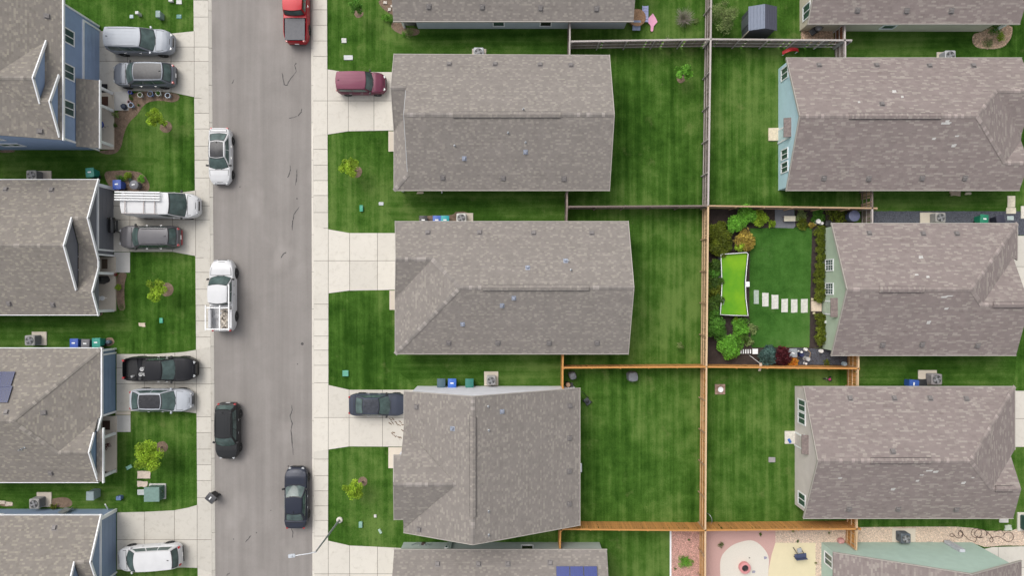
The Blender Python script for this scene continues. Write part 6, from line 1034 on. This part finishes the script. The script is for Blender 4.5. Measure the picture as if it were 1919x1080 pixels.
m = MB(); m.tube([P(1513, 655, .05), P(1519, 662, .05), P(1517, 671, .05), P(1513, 676, .05)], .025, 6); o = m.build('garden_hose', M('tan hose', (.40, .26, .11), .6), None, smooth=50); tag(o, 'short tan hose curving on the slate gravel', 'hose')
# yard toys and furniture behind the pale blue-grey house
root = thing('hot_tub', 'round blue-lined tub with brown rim by the pale blue-grey house corner', 'tub', P(1192, 37)); m = MB(); m.lathe([(.62, 0), (.66, .5), (.70, .52), (.60, .54)], 26); m.build('side_wall', M('tub brown', (.30, .17, .09), .7, var=.4, scale=14), root, smooth=40); m = MB(); m.lathe([(.6, 0), (.6, .01)], 26, (0, 0, .5)); m.build('liner', M('tub blue', (.30, .36, .55), .5, var=.25, scale=4), root); m = MB(); m.grid([[Vector((-.35+.16*i, -.25-.14*j, .56-.06*j*(j > 1))) for i in range(5)] for j in range(6)]); m.build('cover', M('tub cover', (.26, .31, .44), .8, var=.2), root, smooth=60)
root = thing('lounger', 'pale blue garden lounger on the grass beside the pink toy', 'lounger', P(1208, 28.5)); LB = M('lounger blue', (.40, .42, .66), .7, var=.15, scale=9)
for k in range(6): m = MB(); m.box((0, -.55+k*.22, .28), (.44, .19, .04)); m.build('slat', LB, root)
for x in (-.22, .22): m = MB(); m.box((x, 0, .28), (.05, 1.36, .05)); m.build('rail', LB, root)
for x in (-.2, .2):
    for y in (-.5, .5): m = MB(); m.box((x, y, .13), (.04, .04, .26)); m.build('leg', LB, root)
root = thing('sand_toy', 'bright pink kite-shaped yard toy lying on the grass', 'toy', P(1222, 42)); PK = M('pink plastic', (.80, .36, .52), .5, var=.06); m = MB(); pts = [(.05, .72), (.30, .30), (.42, .02), (.12, -.32), (.06, -.72), (-.04, -.78), (-.14, -.70), (-.13, -.30), (-.38, .0), (-.30, .35)]; m.prism(pts, .02, .12); m.build('body', PK, root, bevel=.02); m = MB(); m.bar((0, -.6, .13), (.05, .6, .13), .05, .03); m.build('ridge', PK, root)
# shed
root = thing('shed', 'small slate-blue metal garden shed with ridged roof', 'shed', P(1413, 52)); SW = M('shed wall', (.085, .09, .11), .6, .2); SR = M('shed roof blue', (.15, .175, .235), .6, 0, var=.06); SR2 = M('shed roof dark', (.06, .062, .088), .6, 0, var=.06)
m = MB(); m.box((0, 0, .95), (2.0, 1.75, 1.9)); m.build('wall', SW, root)
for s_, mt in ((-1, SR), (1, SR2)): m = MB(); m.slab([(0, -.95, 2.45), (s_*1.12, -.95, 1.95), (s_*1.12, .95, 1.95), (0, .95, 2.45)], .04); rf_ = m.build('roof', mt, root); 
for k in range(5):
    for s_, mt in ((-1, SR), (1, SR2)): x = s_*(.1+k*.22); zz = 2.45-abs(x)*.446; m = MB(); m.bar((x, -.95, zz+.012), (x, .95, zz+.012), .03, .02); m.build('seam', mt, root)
m = MB(); m.add([(-1, -.87, 1.9), (1, -.87, 1.9), (0, -.87, 2.4)], [(0, 1, 2)]); m.add([(-1, .87, 1.9), (1, .87, 1.9), (0, .87, 2.4)], [(0, 1, 2)]); m.build('gable', SW, root); m = MB(); m.box((-1.02, .1, .9), (.04, .8, 1.75)); m.build('door', M('shed door', (.12, .13, .15), .5), root); m = MB(); m.box((-1.07, -.95, .9), (.07, .07, 1.85)); m.build('corner_post', M('pale post', (.45, .40, .34), .7), root)
# patio grill, kayak, fire pits, toys
root = thing('gas_grill', 'open grey gas grill on the pebble patio', 'grill', P(1524, 60), .6); m = MB(); m.box((0, 0, .5), (.62, .48, .85), 0, .04); m.build('cabinet', COV, root); m = MB(); m.lathe([(.28, .95), (.26, 1.08), (.1, 1.15)], 16); m.build('hood', M('grill hood grey', (.22, .22, .23), .4, .4), root, smooth=45)
for s_ in (-1, 1): m = MB(); m.box((s_*.55, 0, .88), (.42, .42, .04)); m.build('side_shelf', M('grill shelf', (.06, .06, .065), .5), root)
for x in (-.27, .27):
    for y in (-.2, .2): m = MB(); m.box((x, y, .06), (.05, .05, .12)); m.build('leg', BLACK, root)
root = thing('wheelbarrow', 'red curved plastic slide lying by the weathered fence', 'slide', P(1478, 97), .15); m = MB(); rows = [[Vector((x, y-.25*x*x*1.1, .35+.22*(1-(x/.65)**2)+.06*abs(y)/.12)) for y in (-.14, -.05, .05, .14)] for x in np.linspace(-.68, .62, 11)]; m.grid(rows); m.grid([[p-Vector((0, 0, .03)) for p in r_] for r_ in rows]); m.build('chute', M('red plastic', (.55, .02, .025), .35), root, smooth=50); root.name = 'slide'
for x in (-.55, .5): m = MB(); m.bar((x, -.2, 0), (x, -.2, .4), .05, .05, up=(1, 0, 0)); m.build('leg', WHITE, root)
root = thing('fire_pit', 'pink ring fire pit on the pale patio', 'fire pit', P(1394, 1063)); m = MB(); m.lathe([(.46, 0), (.46, .34), (.42, .36), (.27, .36), (.25, .1)], 30); m.build('ring', M('pink fire ring', (.58, .25, .25), .8, bump=.2), root, smooth=40); m = MB(); m.lathe([(.25, 0), (.25, .02)], 20, (0, 0, .2)); m.build('ash_bed', BLACK, root); m = MB()
for r in (.08, .16, .23): m.tube([(r*math.cos(a), r*math.sin(a), .31) for a in np.linspace(0, 2*PI, 17)], .012, 5)
m.build('grate', M('grate', (.12, .10, .10), .5, .5), root)
root = thing('fire_pit', 'square brick pad with white round bowl on the lawn', 'fire pit', P(1349, 730)); BRK = M('brick pad', (.30, .20, .155), .9, var=.3, scale=9, rand=.2)
for i in range(4):
    for j in range(4): m = MB(); m.box((-.315+i*.21, -.315+j*.21, .035), (.2, .2, .07+random.uniform(-.008, .008)), 0, .01); m.build('brick', BRK, root)
m = MB(); m.lathe([(.16, .07), (.22, .2), (.22, .22), (.06, .17)], 20); m.build('bowl', WHITE, root, smooth=45); lo = root.location; EXC.append([(lo.x-.4, lo.y-.4), (lo.x+.4, lo.y-.4), (lo.x+.4, lo.y+.4), (lo.x-.4, lo.y+.4)])
root = thing('garden_chair', 'navy folding chair with grey footrest on the yellow patio', 'chair', P(1495, 1036)); NV = M('navy canvas', (.05, .065, .13), .8, var=.15)
m = MB(); m.box((.05, -.12, .42), (.95, .32, .06), .12, .02); m.build('seat', NV, root); m = MB(); m.box((.05, -.30, .62), (.9, .06, .38), .12, .02); m.build('backrest', NV, root); m = MB(); m.box((0, .28, .36), (.36, .38, .04), .2, .01); m.build('footrest', M('grey canvas', (.34, .35, .36), .8, var=.3, scale=14), root)
for x in (-.3, .25): m = MB(); m.bar((x-.1, .42, .05), (x+.15, -.05, .45), .05, .05); m.build('leg', BLACK, root)
for x in (-.35, .45): m = MB(); m.bar((x, -.3, .03), (x, -.25, .6), .035, .035, up=(1, 0, 0)); m.build('rear_leg', BLACK, root)
root = thing('toy_tricycle', 'small dark child tricycle with pink seat on the grass', 'tricycle', P(1549, 710), .2); m = MB(); m.box((.12, -.05, .3), (.22, .18, .08), .2, .03); m.build('seat', M('magenta plastic', (.40, .04, .16), .5), root); m = MB(); m.tube([(-.2, .05, .45), (-.12, 0, .2), (.2, -.08, .18)], .02, 6); m.build('frame', M('navy frame', (.03, .03, .07), .4), root)
for x, y in ((-.22, .06), (.22, -.2), (.25, .1)): m = MB(); m.lathe([(.12, -.03), (.12, .03)], 14, axis='y'); m.v = [(a+x, b+y, c+.12) for a, b, c in m.v]; m.build('wheel', BLACK, root)
m = MB(); m.tube([(-.25, -.12, .46), (-.2, .05, .46), (-.22, .2, .46)], .018, 6); m.build('handlebar', CHROME, root)
root = thing('string_trimmer', 'black push mower leaning off the tall white house wall', 'mower', P(1100, 752), -.9); m = MB(); m.box((.02, 0, .2), (.55, .42, .2), 0, .08); m.build('deck', M('mower grey', (.10, .11, .12), .5), root); m = MB(); m.lathe([(.15, .3), (.14, .42), (.05, .46)], 14); m.build('engine', BLACK, root, smooth=40); root.name = 'push_mower'
for x, y in ((-.22, -.24), (-.22, .24), (.24, -.24), (.24, .24)): m = MB(); m.lathe([(.1, -.03), (.1, .03)], 12, axis='y'); m.v = [(a+x, b+y, c+.1) for a, b, c in m.v]; m.build('wheel', RUB, root)
m = MB(); m.tube([(-.2, -.2, .25), (-.75, -.2, .8), (-1.05, -.2, .95), (-1.05, .2, .95), (-.75, .2, .8), (-.2, .2, .25)], .018, 6); m.build('handle', BLACK, root)
root = thing('barbecue', 'small black grill with tan lid in the corner by the short cedar fence', 'grill', P(1063, 719), 0); m = MB(); m.box((0, 0, .45), (.42, .36, .8), 0, .05); m.build('cabinet', BLACK, root); m = MB(); m.lathe([(.2, .85), (.16, .98), (.05, 1.0)], 14); m.build('hood', M('tan lid', (.35, .22, .14), .5), root, smooth=40); m = MB(); m.box((.3, 0, .75), (.2, .3, .03)); m.build('side_shelf', BLACK, root)
root = thing('hoop_net', 'folded wire hoop leaning on the new cedar fence', 'net', P(1320, 972), 0); m = MB(); pts = [(.1+.35*math.cos(a), .5*math.sin(a), .25+.35*abs(math.cos(a))) for a in np.linspace(-1.6, 1.6, 16)]; m.tube(pts, .018, 6); m.build('frame', GALV, root, smooth=40); m = MB()
for t in np.linspace(-1.2, 1.2, 7): m.tube([(.1, .5*math.sin(t), .1), (.1+.33*math.cos(t), .5*math.sin(t), .5)], .007, 4)
m.build('net', M('dark net', (.06, .06, .07), .8), root)
m = MB(); m.box((0, 0, .18), (.2, .34, .12), .5, .02); o = m.build('shopping_bag', M('blue bag', (.04, .13, .42), .6), None); o.location = P(1478, 826, 0); tag(o, 'blue bag lying on the taupe house doorstep', 'bag')
# gas meters and pipes on side walls
root = thing('gas_meter', 'row of dark meters and hose on the sage house wall', 'meter', P(795, 1015.5)); m = MB(); m.box((0, 0, .55), (.32, .2, .3), 0, .04); m.build('meter_body', M('meter brown', (.05, .03, .025), .5), root); m = MB(); m.tube([(-.9, .03, .9), (-.5, .08, .5), (-.15, .08, .6)], .03, 6); m.tube([(.1, .05, .6), (.5, .05, .75), (.7, .05, .7)], .025, 6); m.build('pipe', M('meter pipe', (.16, .19, .20), .5), root, smooth=40); m = MB()
for x in (-.3, .15, .45): m.lathe([(.07, 0), (.05, .08)], 10, (x, .08, .95))
m.build('valve', GALV, root)
root = thing('electric_meter', 'white meter box on the sage house wall beside the downspout', 'meter', P(840, 1015.5)); m = MB(); m.box((0, .06, 1.5), (.32, .14, .4), 0, .02); m.build('box', WHITE, root); m = MB(); m.lathe([(.1, 0), (.09, .06)], 14, axis='y'); m.v = [(a, b+.13, c+1.55) for a, b, c in m.v]; m.build('dial', GLASS, root); m = MB(); m.tube([(0, .05, 1.3), (0, .05, .1)], .025, 8); m.build('conduit', GALV, root)
def wallpipe(label, pts, r, mat): m = MB(); m.tube(pts, r, 8); o = m.build('wall_pipe', mat, None, smooth=45); return tag(o, label, 'pipe')
wallpipe('white bent downspout beside the steel-blue garage corner', [P(202, 956, .1), P(201, 953, .5), P(197, 946, 1.2)], .05, WHITE); wallpipe('black refrigerant line rising from the slate-grey air conditioner', [P(1683, 1003, .5), P(1683, 1013, .3), P(1689, 1017, .5), P(1691, 1017.5, .9)], .035, BLACK); wallpipe('thin grey cable with white bulb on the mint wall', [P(1737, 1016.6, .1), P(1745, 1016.6, 1.0), P(1748, 1016.6, 1.8)], .02, GALV); wallpipe('white downspout end below the maroon-car house', [P(828, 357, .3), P(828, 362, .05)], .05, WHITE)
# long brown hose lying in loops on the cream gravel
pts = []
def loop(cx, cy, rx_, ry_, a0, a1, n=14): return [P(cx+rx_*math.cos(a), cy+ry_*math.sin(a), .05+.01*random.random()) for a in np.linspace(a0, a1, n)]
HOSE = loop(1784, 1004, 4, 3, 0, 6)+loop(1797, 1002, 8, 7.5, 2.6, -1.5)+loop(1800, 1001, 4, 5, -1.5, 4.5)+[P(1815, 1012, .05), P(1828, 1017, .05), P(1832, 1005, .05)]+loop(1830, 1000, 10, 9, 1.6, 7.6)+loop(1838, 1001, 12, 8, 1.0, 6.8)+[P(1850, 998, .05), P(1858, 1006, .05)]+loop(1858, 1013, 3.2, 4.2, -1.5, 4.6)+[P(1868, 1006, .05), P(1875, 1008, .05)]+loop(1890, 1007, 9.5, 9, 2.5, -3.0)+[P(1882, 1000, .05), P(1876, 994, .05), P(1862, 998, .05)]
m = MB(); m.tube(HOSE, .022, 6); o = m.build('garden_hose', M('brown hose', (.06, .03, .025), .5), None, smooth=50); tag(o, 'long brown hose lying in tangled loops on the cream gravel', 'hose')
root = thing('porch_bench', 'black metal bench on the corner porch of the pale blue-grey house', 'bench', P(768, 46)); 
for k in range(4): m = MB(); m.box((0, -.18+k*.11, .45), (1.1, .09, .03)); m.build('slat', BLACK, root)
for k in range(3): m = MB(); m.box((0, .24, .6+k*.12), (1.1, .03, .08)); m.build('backrest', BLACK, root)
for x in (-.5, .5): m = MB(); m.box((x, 0, .24), (.05, .4, .46)); m.build('leg', BLACK, root)
root = thing('satellite_fitting', 'folded grey sheet metal leaning on the steel-blue wall', 'sheet metal', P(137, 953)); m = MB(); m.slab([(-.5, .02, 1.2), (.1, .02, 1.5), (.35, .2, .8), (-.3, .22, .5)], .03); m.build('panel', GALV, root); m = MB(); m.bar((.1, .1, .2), (.5, .06, 1.9), .12, .06); m.build('channel', GALV, root); root.name = 'sheet_metal'
grass()
